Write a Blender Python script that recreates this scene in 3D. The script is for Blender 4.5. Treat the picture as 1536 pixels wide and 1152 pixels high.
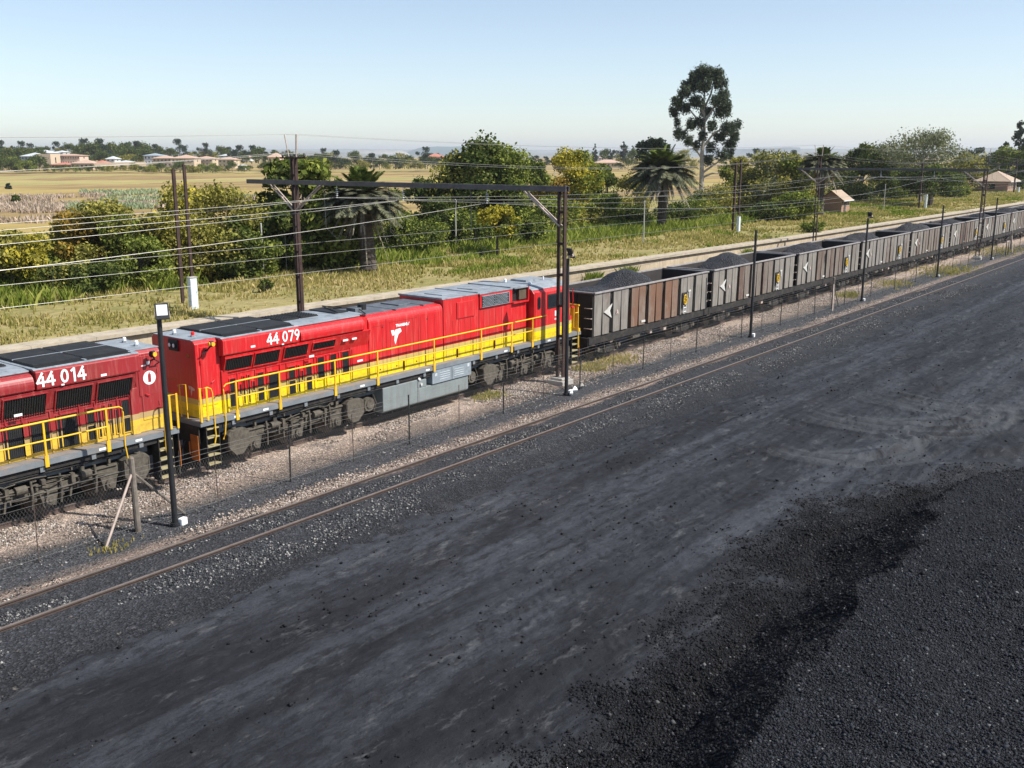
import bpy, math, random
import numpy as np
from math import radians, sin, cos, pi, hypot, atan2
from mathutils import Vector, Matrix
random.seed(7)
RNG = np.random.default_rng(11)
SC = bpy.context.scene
COL = SC.collection
for o in list(bpy.data.objects): bpy.data.objects.remove(o)

# ------------------------------------------------------------------ camera
# X runs along the railway, Y away from the camera, Z up, rail top at 0, metres
CAMH, FPX, PITCH, AZ = 9.0, 1500.0, radians(12.88), radians(37.88)
cam = bpy.data.cameras.new('camera'); cam_o = bpy.data.objects.new('camera', cam); COL.objects.link(cam_o)
FW = Vector((cos(AZ)*cos(PITCH), sin(AZ)*cos(PITCH), -sin(PITCH)))
cam_o.location = (0, 0, CAMH)
cam_o.rotation_euler = FW.to_track_quat('-Z', 'Y').to_euler()
cam.sensor_width = 36.0; cam.lens = 36.0*FPX/1536.0
cam.clip_start = 0.1; cam.clip_end = 30000
SC.camera = cam_o
RT = Vector((sin(AZ), -cos(AZ), 0)); UP = RT.cross(FW)
def ray(px, py): return FW + RT*((px-768)/FPX) + UP*((576-py)/FPX)
def at(px, py, z=0.8):            # point of the level z seen at a pixel of the photograph
    d = ray(px, py); t = (z-CAMH)/d.z
    return Vector((0, 0, CAMH)) + d*t
def atY(px, py, Y):
    d = ray(px, py); t = Y/d.y
    return Vector((0, 0, CAMH)) + d*t
def depth(p): return (Vector(p)-Vector((0, 0, CAMH))).dot(FW)

# ------------------------------------------------------------------ light
SUN_EL, SUN_ROT = radians(47), math.atan2(0.40, -0.917)
world = bpy.data.worlds.new('World'); SC.world = world; world.use_nodes = True
nt = world.node_tree; nt.nodes.clear()
sky = nt.nodes.new('ShaderNodeTexSky'); sky.sky_type = 'NISHITA'; sky.sun_disc = False
sky.sun_elevation = SUN_EL; sky.sun_rotation = SUN_ROT; sky.altitude = 1500
sky.air_density = 1.0; sky.dust_density = 1.2; sky.ozone_density = 1.0
bg = nt.nodes.new('ShaderNodeBackground'); bg.inputs[1].default_value = 0.115
wo = nt.nodes.new('ShaderNodeOutputWorld')
hs = nt.nodes.new('ShaderNodeHueSaturation'); hs.inputs['Saturation'].default_value = .86; nt.links.new(sky.outputs[0], hs.inputs['Color']); nt.links.new(hs.outputs[0], bg.inputs[0]); nt.links.new(bg.outputs[0], wo.inputs[0])
sun = bpy.data.lights.new('sun', 'SUN'); sun.energy = 5.0; sun.angle = radians(0.53); sun.color = (1.0, 0.955, 0.88)
sun_o = bpy.data.objects.new('sun', sun); COL.objects.link(sun_o)
SDIR = Vector((sin(SUN_ROT)*cos(SUN_EL), cos(SUN_ROT)*cos(SUN_EL), sin(SUN_EL)))
sun_o.rotation_euler = SDIR.to_track_quat('Z', 'Y').to_euler(); sun_o.location = (0, -20, 60)
SC.view_settings.view_transform = 'Standard'; SC.view_settings.look = 'None'
SC.view_settings.exposure = 0.5; SC.view_settings.gamma = 1.0
SC.render.engine = 'CYCLES'; SC.cycles.max_bounces = 6; SC.cycles.transparent_max_bounces = 8
SC.cycles.volume_bounces = 0

# ------------------------------------------------------------------ materials
MATS = {}
def newmat(name):
    m = bpy.data.materials.new(name); m.use_nodes = True
    n = m.node_tree; b = n.nodes['Principled BSDF']; MATS[name] = m
    return m, n, b
def N(n, t, **kw):
    x = n.nodes.new('ShaderNode'+t)
    for k, v in kw.items():
        if k in x.inputs.keys() if isinstance(k, str) else False: x.inputs[k].default_value = v
        else: setattr(x, k, v)
    return x
def noise(n, scale, detail=4, rough=.6, vec=None, dist=0.0):
    t = n.nodes.new('ShaderNodeTexNoise'); t.inputs['Scale'].default_value = scale
    t.inputs['Detail'].default_value = detail; t.inputs['Roughness'].default_value = rough
    t.inputs['Distortion'].default_value = dist
    if vec is not None: n.links.new(vec, t.inputs['Vector'])
    return t.outputs['Fac']
def ramp(n, fac, stops, interp='LINEAR'):
    r = n.nodes.new('ShaderNodeValToRGB'); r.color_ramp.interpolation = interp
    cr = r.color_ramp
    while len(cr.elements) < len(stops): cr.elements.new(0.5)
    for e, (p, c) in zip(cr.elements, stops):
        e.position = p; e.color = (c[0], c[1], c[2], 1) if not isinstance(c, (int, float)) else (c, c, c, 1)
    n.links.new(fac, r.inputs[0]); return r.outputs[0]
def mixc(n, fac, a, b, mode='MIX'):
    x = n.nodes.new('ShaderNodeMix'); x.data_type = 'RGBA'; x.blend_type = mode
    for s, v in ((0, fac), (6, a), (7, b)):
        if hasattr(v, 'node'): n.links.new(v, x.inputs[s])
        elif isinstance(v, (int, float)): x.inputs[s].default_value = v if s == 0 else (v, v, v, 1)
        else: x.inputs[s].default_value = (*v[:3], 1)
    return x.outputs[2]
def math_(n, op, a, b=0.0, c=None):
    x = n.nodes.new('ShaderNodeMath'); x.operation = op
    for i, v in enumerate((a, b, c)):
        if v is None: continue
        if hasattr(v, 'node'): n.links.new(v, x.inputs[i])
        else: x.inputs[i].default_value = v
    return x.outputs[0]
def objco(n, scale=(1, 1, 1), rot=(0, 0, 0), world=False):
    mp = n.nodes.new('ShaderNodeMapping'); mp.inputs['Scale'].default_value = scale; mp.inputs['Rotation'].default_value = rot
    if world:
        g = n.nodes.new('ShaderNodeNewGeometry'); n.links.new(g.outputs['Position'], mp.inputs[0])
    else:
        tc = n.nodes.new('ShaderNodeTexCoord'); n.links.new(tc.outputs['Object'], mp.inputs[0])
    return mp.outputs[0]
def bump(n, b, h, strength=.4, dist=.05):
    x = n.nodes.new('ShaderNodeBump'); x.inputs['Strength'].default_value = strength; x.inputs['Distance'].default_value = dist
    n.links.new(h, x.inputs['Height']); n.links.new(x.outputs[0], b.inputs['Normal'])
def island(n):
    g = n.nodes.new('ShaderNodeNewGeometry'); return g.outputs['Random Per Island']
def M(name, col, rough=.6, metal=0.0, var=.25, scale=3.0, dirt=None, dirt_amt=.5, bmp=0.0, streak=False, spec=.5):
    """paint, metal or wood with uneven wear: noise darkens and lightens the colour, dirt shows in patches or streaks"""
    if name in MATS: return MATS[name]
    m, n, b = newmat(name)
    co = objco(n)
    f = noise(n, scale, 6, .65, co)
    c = ramp(n, f, [(.3, tuple(x*(1-var) for x in col)), (.7, tuple(min(1, x*(1+var)) for x in col))])
    if dirt is not None:
        co2 = objco(n, (4, 4, .35) if streak else (1.3, 1.3, 1.3))
        g = noise(n, 2.2, 8, .75, co2)
        fac = ramp(n, g, [(.5, 0.0), (.72, dirt_amt)])
        c = mixc(n, fac, c, dirt)
    n.links.new(c, b.inputs['Base Color'])
    b.inputs['Roughness'].default_value = rough; b.inputs['Metallic'].default_value = metal
    b.inputs['Specular IOR Level'].default_value = spec
    if bmp: bump(n, b, noise(n, scale*8, 4, .7, co), bmp, .01)
    return m
def livery(name, red, gold, yellow):
    """red hood over a gold line over a yellow band: the band heights are those of the real paint scheme"""
    m, n, b = newmat(name)
    co = objco(n); sp = n.nodes.new('ShaderNodeSeparateXYZ'); n.links.new(co, sp.inputs[0])
    z = sp.outputs[2]
    a = math_(n, 'GREATER_THAN', z, 2.02); c_ = math_(n, 'GREATER_THAN', z, 2.18)
    c = mixc(n, a, yellow, gold); c = mixc(n, c_, c, red)
    g = noise(n, 1.4, 8, .75, objco(n, (1, 3, .5)))
    c = mixc(n, ramp(n, g, [(.45, 0.0), (.8, .35)]), c, (.16, .07, .05))
    g2 = noise(n, 2.6, 6, .7, objco(n, (5, 5, .3)))
    c = mixc(n, ramp(n, g2, [(.52, 0.0), (.75, .28)]), c, (.75, .35, .28))
    # grime kicked up near the walkway
    c = mixc(n, math_(n, 'MULTIPLY', math_(n, 'LESS_THAN', z, 1.86), ramp(n, noise(n, 7, 5, .7, co), [(.4, .0), (.7, .5)])), c, (.22, .14, .05))
    n.links.new(c, b.inputs['Base Color']); b.inputs['Roughness'].default_value = .42
    b.inputs['Coat Weight'].default_value = .15; b.inputs['Coat Roughness'].default_value = .3
    bump(n, b, noise(n, 2.5, 3, .5, co), .12, .02)
    return m
LIV = livery('livery_bright', (.56, .010, .014), (.52, .40, .12), (.82, .62, .0))
LIV2 = livery('livery_faded', (.30, .022, .026), (.45, .32, .14), (.72, .47, .05))
M('roof_grey', (.25, .28, .31), .6, 0, .2, 1.5, (.05, .05, .055), .8)
M('deck_grey', (.17, .19, .205), .6, 0, .2, 2, (.28, .2, .15), .6)
M('tank_grey', (.20, .23, .23), .55, 0, .12, 1.5, (.12, .10, .08), .6, streak=True)
M('case_grey', (.24, .28, .31), .45, 0, .15, 4, (.1, .09, .08), .4)
M('rail_yellow', (.78, .46, .02), .45, 0, .12, 3, (.35, .2, .06), .5)
M('black', (.012, .012, .013), .6, 0, .3, 6)
M('grille_black', (.016, .017, .018), .5, 0, .3, 6, (.05, .045, .03), .6)
M('glass_dark', (.012, .016, .02), .08, 0, .2, 1)
M('under_grime', (.095, .082, .063), .85, 0, .4, 9, (.02, .017, .015), .9, .3)
M('under_dark', (.018, .016, .015), .85, 0, .4, 6, (.10, .085, .065), .6, .3)
M('wheel_steel', (.07, .055, .045), .5, .3, .3, 6)
M('white_paint', (.82, .82, .8), .5, 0, .06, 5)
M('lamp_white', (.8, .82, .82), .25, 0, .03, 5)
M('arrow_white', (.55, .54, .50), .7, 0, .15, 6, (.2, .18, .16), .7)
M('amber', (.8, .45, .03), .3)
M('beacon_red', (.6, .02, .02), .3)
M('orange_grime', (.42, .13, .02), .6, 0, .3, 4, (.05, .03, .02), .8)
M('rail_rust', (.085, .058, .047), .7, .2, .25, 5, (.07, .045, .035), .6, .2)
M('rail_shine', (.19, .165, .15), .5, .2, .15, 5, (.13, .085, .065), .7)
M('sleeper', (.12, .105, .095), .9, 0, .3, 4, (.04, .035, .03), .7, .2)
M('mast_rust', (.05, .026, .02), .8, .1, .4, 5, (.012, .010, .010), .8)
M('mast_light', (.42, .34, .29), .7, .1, .2, 5)
M('pole_black', (.016, .017, .019), .55, 0, .3, 5)
M('wood_post', (.17, .145, .12), .9, 0, .35, 6, (.06, .05, .04), .7, .4, True)
M('concrete', (.42, .40, .36), .9, 0, .15, 6, (.2, .18, .15), .6, .2)
M('wire', (.34, .33, .30), .4, .7, .1, 3)
M('wire_fence', (.20, .195, .19), .5, .5, .2, 3)
M('wire_dark', (.08, .085, .085), .5, .4, .2, 3)
M('insulator', (.55, .56, .55), .25)
M('box_white', (.62, .68, .72), .6, 0, .1, 5, (.3, .3, .28), .5, streak=True)
def wagon_paint(name, base, rust, thr):
    m, n, b = newmat(name)
    oi = n.nodes.new('ShaderNodeObjectInfo'); tc = n.nodes.new('ShaderNodeTexCoord')
    va = n.nodes.new('ShaderNodeVectorMath'); va.operation = 'ADD'; n.links.new(tc.outputs['Object'], va.inputs[0])
    cb = n.nodes.new('ShaderNodeCombineXYZ'); n.links.new(math_(n, 'MULTIPLY', oi.outputs['Random'], 37.0), cb.inputs[0]); n.links.new(cb.outputs[0], va.inputs[1])
    def mp(s):
        x = n.nodes.new('ShaderNodeMapping'); x.inputs['Scale'].default_value = s; n.links.new(va.outputs[0], x.inputs[0]); return x.outputs[0]
    f = noise(n, 1.2, 6, .7, mp((3, 3, .6)))
    c = ramp(n, f, [(.3, tuple(x*.7 for x in base)), (.7, tuple(x*1.25 for x in base))])
    g = noise(n, .45, 2, .5, mp((1, .2, .35)))
    g2 = noise(n, 3.0, 7, .75, mp((2, 2, .8)))
    fac = ramp(n, math_(n, 'ADD', math_(n, 'MULTIPLY', g, .7), math_(n, 'MULTIPLY', g2, .3)), [(thr, 0.0), (thr+.1, .85)])
    c = mixc(n, fac, c, mixc(n, g2, rust, tuple(x*.45 for x in rust)))
    k = noise(n, 2.4, 8, .8, mp((5, 5, .25)))
    c = mixc(n, ramp(n, k, [(.5, 0.0), (.7, .6)]), c, (.06, .05, .045))
    n.links.new(c, b.inputs['Base Color']); b.inputs['Roughness'].default_value = .8
    bump(n, b, noise(n, 1.1, 2, .5, va.outputs[0]), .5, .08)
    return m
wagon_paint('wagon_side', (.215, .195, .17), (.15, .085, .06), .56)
wagon_paint('wagon_rusty', (.20, .15, .115), (.23, .105, .055), .42)
wagon_paint('wagon_worn', (.175, .145, .12), (.15, .085, .06), .52)
M('wagon_dark', (.020, .017, .016), .85, 0, .3, 3, (.05, .03, .022), .5, .2)
M('wagon_rim', (.27, .25, .24), .8, 0, .25, 4, (.08, .06, .05), .6)
M('wagon_yellow', (.72, .45, .02), .5, 0, .15, 4)

# ------------------------------------------------------------------ mesh building
class MB:
    def __init__(s): s.v = []; s.f = []; s.mi = []; s.m = 0
    def add(s, vs, fs):
        k = len(s.v); s.v += [tuple(p) for p in vs]
        for f in fs: s.f.append(tuple(i+k for i in f)); s.mi.append(s.m)
    def box(s, x0, x1, y0, y1, z0, z1):
        x0, x1 = min(x0, x1), max(x0, x1); y0, y1 = min(y0, y1), max(y0, y1); z0, z1 = min(z0, z1), max(z0, z1)
        s.add([(x0,y0,z0),(x1,y0,z0),(x1,y1,z0),(x0,y1,z0),(x0,y0,z1),(x1,y0,z1),(x1,y1,z1),(x0,y1,z1)],
              [(0,3,2,1),(4,5,6,7),(0,1,5,4),(1,2,6,5),(2,3,7,6),(3,0,4,7)]); return s
    def obox(s, p, ax, ay, az):        # box from centre and three half-axis vectors
        p, ax, ay, az = map(Vector, (p, ax, ay, az)); vs = []
        for c in (-1, 1):
            for a, b in ((-1,-1),(1,-1),(1,1),(-1,1)): vs.append(p+ax*a+ay*b+az*c)
        s.add(vs, [(0,3,2,1),(4,5,6,7),(0,1,5,4),(1,2,6,5),(2,3,7,6),(3,0,4,7)]); return s
    def bar(s, a, b, w, h=None, up=(0,0,1)):
        a, b = Vector(a), Vector(b); d = (b-a)
        if d.length < 1e-6: return s
        h = w if h is None else h; u = Vector(up)
        if abs(d.normalized().dot(u)) > .98: u = Vector((1,0,0))
        sd = d.cross(u).normalized(); u2 = sd.cross(d).normalized()
        return s.obox((a+b)/2, sd*w/2, d/2, u2*h/2)
    def tube(s, pts, r, n=6, cap=True):
        pts = [Vector(p) for p in pts]; rs = r if isinstance(r, (list, tuple)) else [r]*len(pts); rings = []
        k = len(s.v)
        for i, p in enumerate(pts):
            d = (pts[min(i+1, len(pts)-1)]-pts[max(i-1, 0)]).normalized()
            u = Vector((0,0,1)) if abs(d.z) < .95 else Vector((1,0,0))
            a = d.cross(u).normalized(); b = a.cross(d)
            for j in range(n):
                t = 2*pi*j/n; s.v.append(tuple(p+(a*cos(t)+b*sin(t))*rs[i]))
        for i in range(len(pts)-1):
            for j in range(n):
                s.f.append((k+i*n+j, k+i*n+(j+1)%n, k+(i+1)*n+(j+1)%n, k+(i+1)*n+j)); s.mi.append(s.m)
        if cap:
            s.f.append(tuple(k+j for j in reversed(range(n)))); s.mi.append(s.m)
            s.f.append(tuple(k+(len(pts)-1)*n+j for j in range(n))); s.mi.append(s.m)
        return s
    def prism(s, prof, x0, x1, axis='x'):   # convex or simple (y,z) profile pushed along x, or (x,z) along y
        n = len(prof)
        if axis == 'x': vs = [(x0, a, b) for a, b in prof]+[(x1, a, b) for a, b in prof]
        elif axis == 'y': vs = [(a, x0, b) for a, b in prof]+[(a, x1, b) for a, b in prof]
        else: vs = [(a, b, x0) for a, b in prof]+[(a, b, x1) for a, b in prof]
        fs = [tuple(range(n-1, -1, -1)), tuple(range(n, 2*n))]+[(i, (i+1) % n, n+(i+1) % n, n+i) for i in range(n)]
        s.add(vs, fs); return s
    def build(s, name, mats, parent=None, org=(0,0,0), flip=False, smooth=False, bevel=0):
        if not isinstance(mats, (list, tuple)): mats = [mats]
        me = bpy.data.meshes.new(name)
        ox, oy, oz = org
        sx = -1 if flip else 1
        me.from_pydata([(sx*(x-ox), y-oy, z-oz) for x, y, z in s.v], [], [f[::-1] for f in s.f] if flip else s.f)
        for m in mats: me.materials.append(MATS[m] if isinstance(m, str) else m)
        if len(mats) > 1: me.polygons.foreach_set('material_index', s.mi)
        if smooth: me.polygons.foreach_set('use_smooth', [True]*len(me.polygons))
        o = bpy.data.objects.new(name, me); COL.objects.link(o)
        if parent is not None: o.parent = parent
        if bevel:
            b = o.modifiers.new('bevel', 'BEVEL'); b.width = bevel; b.segments = 2; b.limit_method = 'ANGLE'; b.angle_limit = radians(40)
        return o
def npmesh(name, V, F, mats, parent=None, smooth=False, loc=None):
    """V (n,3), F (m,k) arrays -> object"""
    me = bpy.data.meshes.new(name); V = np.asarray(V, np.float32); F = np.asarray(F, np.int32); k = F.shape[1]
    me.vertices.add(len(V)); me.vertices.foreach_set('co', V.ravel())
    me.loops.add(F.size); me.loops.foreach_set('vertex_index', F.ravel())
    me.polygons.add(len(F)); me.polygons.foreach_set('loop_start', np.arange(0, F.size, k, dtype=np.int32))
    if smooth: me.polygons.foreach_set('use_smooth', np.ones(len(F), bool))
    me.update(calc_edges=True); 
    for m in ([mats] if not isinstance(mats, list) else mats): me.materials.append(MATS[m] if isinstance(m, str) else m)
    o = bpy.data.objects.new(name, me); COL.objects.link(o)
    if parent is not None: o.parent = parent
    if loc is not None: o.location = loc
    return o
def tag(o, label=None, cat=None, group=None, kind=None):
    if label: o['label'] = label
    if cat: o['category'] = cat
    if group: o['group'] = group
    if kind: o['kind'] = kind
    return o
def empty(name, loc=(0,0,0), rz=0):
    o = bpy.data.objects.new(name, None); COL.objects.link(o); o.location = loc; o.rotation_euler = (0,0,rz)
    o.empty_display_size = .3; return o
def copy_tree(o, parent=None):
    c = o.copy(); COL.objects.link(c); c.parent = parent
    for ch in list(o.children): copy_tree(ch, c)
    return c
def text(name, s, size, mat, parent, loc, rot, extr=.004, bold=.0, sx=1.0, flipx=False):
    cu = bpy.data.curves.new(name, 'FONT'); cu.body = s; cu.size = size; cu.extrude = extr; cu.offset = bold
    cu.align_x = 'LEFT'; cu.resolution_u = 3
    t = bpy.data.objects.new('tmp', cu); COL.objects.link(t)
    dg = bpy.context.evaluated_depsgraph_get(); me = bpy.data.meshes.new_from_object(t.evaluated_get(dg))
    bpy.data.objects.remove(t); bpy.data.curves.remove(cu)
    me.transform(Matrix.Translation(loc) @ Matrix.Rotation(rot[2], 4, 'Z') @ Matrix.Rotation(rot[0], 4, 'X') @ Matrix.Diagonal((sx, 1, 1, 1)))
    me.materials.clear(); me.materials.append(MATS[mat] if isinstance(mat, str) else mat); me.name = name
    o = bpy.data.objects.new(name, me); COL.objects.link(o); o.parent = parent
    return o
GL = {'4': [[(.46, .98), (.04, .30), (.64, .30)], [(.47, .70), (.47, 0)]], '1': [[(.14, .80), (.36, .95), (.36, 0)]], '7': [[(.05, .93), (.58, .93), (.26, 0)]],
      '0': [[(.32+.23*cos(t), .5+.43*sin(t)) for t in [k*pi/10 for k in range(21)]]],
      '9': [[(.32+.22*cos(t), .68+.25*sin(t)) for t in [k*pi/8 for k in range(17)]], [(.54, .68), (.52, .40), (.28, .02)]]}
def digits(s, h, mat, parent, loc, face=-1, w=.17, name='fleet_number'):
    """painted stencil digits on a side wall; face -1 looks to the near side, +1 to the far side"""
    mb = MB(); x = 0.0; lay = 0
    for ch in s:
        if ch == ' ': x += .36; continue
        for st in GL[ch]:
            for (a, b) in zip(st, st[1:]):
                d = Vector((b[0]-a[0], 0, b[1]-a[1])).normalized(); pn = Vector((-d.z, 0, d.x))*w*.5; e = d*w*(.28 if len(st) < 5 else .07)
                P = [Vector((a[0], 0, a[1]))-pn-e, Vector((b[0], 0, b[1]))-pn+e, Vector((b[0], 0, b[1]))+pn+e, Vector((a[0], 0, a[1]))+pn-e]
                off = .0012*(lay % 5); lay += 1
                mb.add([(loc[0]+(-face)*(p.x+x)*h, loc[1]+face*off, loc[2]+p.z*h) for p in P], [(0, 1, 2, 3)])
        x += .72 if ch != '1' else .60
    return mb.build(name, mat, parent)
# smooth value noise for terrain
def vnoise(x, y, seed=0):
    xi = np.floor(x).astype(np.int64); yi = np.floor(y).astype(np.int64); fx = x-xi; fy = y-yi
    fx = fx*fx*(3-2*fx); fy = fy*fy*(3-2*fy)
    def h(a, b):
        v = (a*374761393+b*668265263+seed*982451653) & 0x7fffffff
        v = ((v ^ (v >> 13))*1274126177) & 0x7fffffff
        return ((v ^ (v >> 16)) & 0xffff)/65535.0
    return (h(xi,yi)*(1-fx)+h(xi+1,yi)*fx)*(1-fy)+(h(xi,yi+1)*(1-fx)+h(xi+1,yi+1)*fx)*fy
def fbm(x, y, oct=4, seed=0):
    s = 0; a = .5
    for i in range(oct): s = s+a*vnoise(x*2**i, y*2**i, seed+i*17); a *= .5
    return s
TRAIN_Y = 25.2
# ================================================================== GROUND
PLAT = [(-400, 44.5), (20, 43.0), (60, 41.5), (95, 40.3), (196, 38.6), (400, 36.5)]
def plat_y(X): return np.interp(X, [p[0] for p in PLAT], [p[1] for p in PLAT])
GZ = .85
def far_z(X, v):
    """height of the land v metres behind the platform edge"""
    w = np.clip((v-8)/20, 0, 1)
    z = GZ-.03 + w*(fbm(X/14, v/14, 3, 5)-.45)*.7 - np.clip((v-60)/200, 0, 1)*.9
    return np.where(v < .5, -.6, z)
def make_ground():
    xs = np.concatenate([[-9000, -4000, -1500, -600, -250, -120, -60], np.arange(-30, 260, 2.5), [270, 300, 350, 420, 520, 650, 900, 1300, 2000, 4000, 9000, 14000]])
    vs = np.concatenate([[-9000, -2500, -500, -120, -46, -20, -5, .3, .6], np.arange(2, 60, 2), np.arange(60, 150, 6), [160, 200, 260, 340, 450, 600, 800, 1100, 1600, 2500, 5000, 9000, 14000]])
    X, Vv = np.meshgrid(xs, vs, indexing='ij')
    Yl = plat_y(np.clip(X, -400, 400))
    Yg = np.where(np.abs(Vv) < 3000, Yl+Vv, Vv); Z = far_z(X, Vv)
    Z = np.where(Vv < 0, -.6, Z)
    Vt = np.stack([X, Yg, Z], -1).reshape(-1, 3); a, b = X.shape
    i = (np.arange(a-1)[:, None]*b+np.arange(b-1)[None, :]).ravel()
    F = np.stack([i, i+b, i+b+1, i+1], -1)
    m, n, bs = newmat('ground')
    co = objco(n, world=True); sp = n.nodes.new('ShaderNodeSeparateXYZ'); n.links.new(co, sp.inputs[0])
    # verge and field: dry straw, green patches, brown and pinkish bands far out
    far = noise(n, .016, 5, .6, objco(n, (.35, 1.0, 1), (0, 0, radians(-28)), world=True))
    fieldc = ramp(n, far, [(.30, (.33, .26, .09)), (.42, (.38, .30, .12)), (.50, (.22, .155, .085)), (.56, (.40, .34, .15)), (.66, (.26, .27, .10)), (.75, (.40, .27, .11))])
    mid = noise(n, .09, 6, .7, co)
    fieldc = mixc(n, ramp(n, mid, [(.45, 0.0), (.7, .5)]), fieldc, (.25, .20, .09))
    fine = noise(n, 1.6, 6, .75, co)
    grassc = ramp(n, noise(n, .22, 5, .7, co), [(.3, (.20, .20, .06)), (.5, (.34, .29, .12)), (.7, (.42, .34, .17))])
    grassc = mixc(n, ramp(n, fine, [(.35, 0.0), (.7, .7)]), grassc, (.12, .11, .045))
    hyp = math_(n, 'GREATER_THAN', sp.outputs[1], 100.0)
    landc = mixc(n, hyp, grassc, mixc(n, 1.0, fieldc, (1.02, .97, .92), 'MULTIPLY'))
    # railway formation: coal-dusted ballast
    g = noise(n, .5, 6, .7, co)
    railc = ramp(n, g, [(.3, (.045, .045, .048)), (.5, (.10, .095, .09)), (.7, (.19, .165, .14))])
    island_ = math_(n, 'LESS_THAN', sp.outputs[2], -.4)
    c = mixc(n, island_, landc, railc)
    n.links.new(c, bs.inputs['Base Color']); bs.inputs['Roughness'].default_value = .95; bs.inputs['Specular IOR Level'].default_value = .1
    bump(n, bs, fine, .6, .15)
    o = npmesh('ground', Vt, F, 'ground'); tag(o, kind='structure')
make_ground()

# ---- gravel apron between the fence, the siding and the train
def gravel_mat():
    m, n, b = newmat('gravel_apron'); co = objco(n, world=True)
    sp = n.nodes.new('ShaderNodeSeparateXYZ'); n.links.new(co, sp.inputs[0]); Y = sp.outputs[1]
    big = noise(n, .30, 4, .65, objco(n, (.7, 1.6, 1), world=True))
    wob = math_(n, 'MULTIPLY', math_(n, 'SUBTRACT', big, .5), 2.2)
    yy = math_(n, 'ADD', Y, wob)
    # bands: yard edge dark, siding grey, pinkish ballast by the fence foot, dark middle, pale ballast at the train
    t = math_(n, 'DIVIDE', math_(n, 'SUBTRACT', yy, 16.5), 9.5)
    band = ramp(n, t, [(.05, (.024, .026, .030)), (.20, (.038, .041, .047)), (.37, (.042, .044, .049)), (.40, (.27, .21, .175)), (.44, (.22, .175, .145)), (.50, (.060, .063, .070)), (.62, (.060, .063, .068)), (.69, (.26, .205, .165)), (.76, (.42, .33, .27)), (.87, (.36, .28, .22)), (.93, (.11, .09, .075))])
    vor = n.nodes.new('ShaderNodeTexVoronoi'); vor.inputs['Scale'].default_value = 21; n.links.new(co, vor.inputs['Vector'])
    vcol = vor.outputs['Color']; sv = n.nodes.new('ShaderNodeSeparateColor'); n.links.new(vcol, sv.inputs[0])
    c = mixc(n, 1.0, band, ramp(n, sv.outputs[0], [(0, .5), (.45, .85), (.8, 1.15), (1, 1.8)]), 'MULTIPLY')
    c = mixc(n, ramp(n, noise(n, .9, 6, .7, co), [(.56, 0.0), (.70, .6)]), c, (.06, .060, .064))
    fr = noise(n, 5, 5, .8, co)
    c = mixc(n, ramp(n, fr, [(.6, 0.0), (.7, .5)]), c, (.30, .26, .22))
    n.links.new(c, b.inputs['Base Color']); b.inputs['Roughness'].default_value = .92; b.inputs['Specular IOR Level'].default_value = .2
    bump(n, b, math_(n, 'ADD', vor.outputs['Distance'], noise(n, 22, 4, .7, co)), 1.0, .03)
gravel_mat()
def apron_z(X, Y):
    z = -.17 + (fbm(X/1.5, Y/1.2, 4, 9)-.47)*.10 - .05*np.exp(-((Y-22)/1.0)**2)
    z += .03*np.exp(-((Y-24.4)/1.2)**2)
    z = z+.085*np.clip((Y-18.2)/.5, 0, 1)*np.clip((20.7-Y)/.5, 0, 1)
    return z-.10*np.clip((17.6-Y)/1.4, 0, 1)
xs = np.concatenate([np.arange(-20, 4, 1.), np.arange(4, 60, .22), np.arange(60, 330, 1.5)]); ys = np.concatenate([np.arange(15.9, 27, .22), np.arange(27, 44.5, .6)])
X, Y = np.meshgrid(xs, ys, indexing='ij'); Z = apron_z(X, Y); Z[:, -1] = -.5
i = (np.arange(len(xs)-1)[:, None]*len(ys)+np.arange(len(ys)-1)[None, :]).ravel()
o = npmesh('gravel', np.stack([X, Y, Z], -1).reshape(-1, 3), np.stack([i, i+len(ys), i+len(ys)+1, i+1], -1), 'gravel_apron', smooth=True)
tag(o, kind='structure')

# ---- coal yard floor and stockpile: one height field
CREST = [at(px, py, 1.0) for px, py in [(1035, 1290), (1120, 1150), (1150, 1090), (1205, 1020), (1265, 965), (1290, 900), (1382, 835), (1392, 800), (1375, 780), (1430, 745), (1470, 728), (1560, 716), (1700, 690)]]
CX = np.array([p.x for p in CREST]); CY = np.array([p.y for p in CREST])
def crest_dist(X, Y):
    d = np.full(X.shape, 1e9); sgn = np.ones(X.shape)
    for k in range(len(CX)-1):
        ax, ay, bx, by = CX[k], CY[k], CX[k+1], CY[k+1]; ux, uy = bx-ax, by-ay
        t = np.clip(((X-ax)*ux+(Y-ay)*uy)/(ux*ux+uy*uy), 0, 1); dx = X-ax-t*ux; dy = Y-ay-t*uy
        dd = np.hypot(dx, dy); s = np.sign(ux*(Y-ay)-uy*(X-ax)); m = dd < d
        d = np.where(m, dd, d); sgn = np.where(m, s, sgn)
    return d*sgn      # positive on the far-left side of the crest
ARCS = []   # loader wheel tracks: swept arcs, centre, radius, angles
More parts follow.
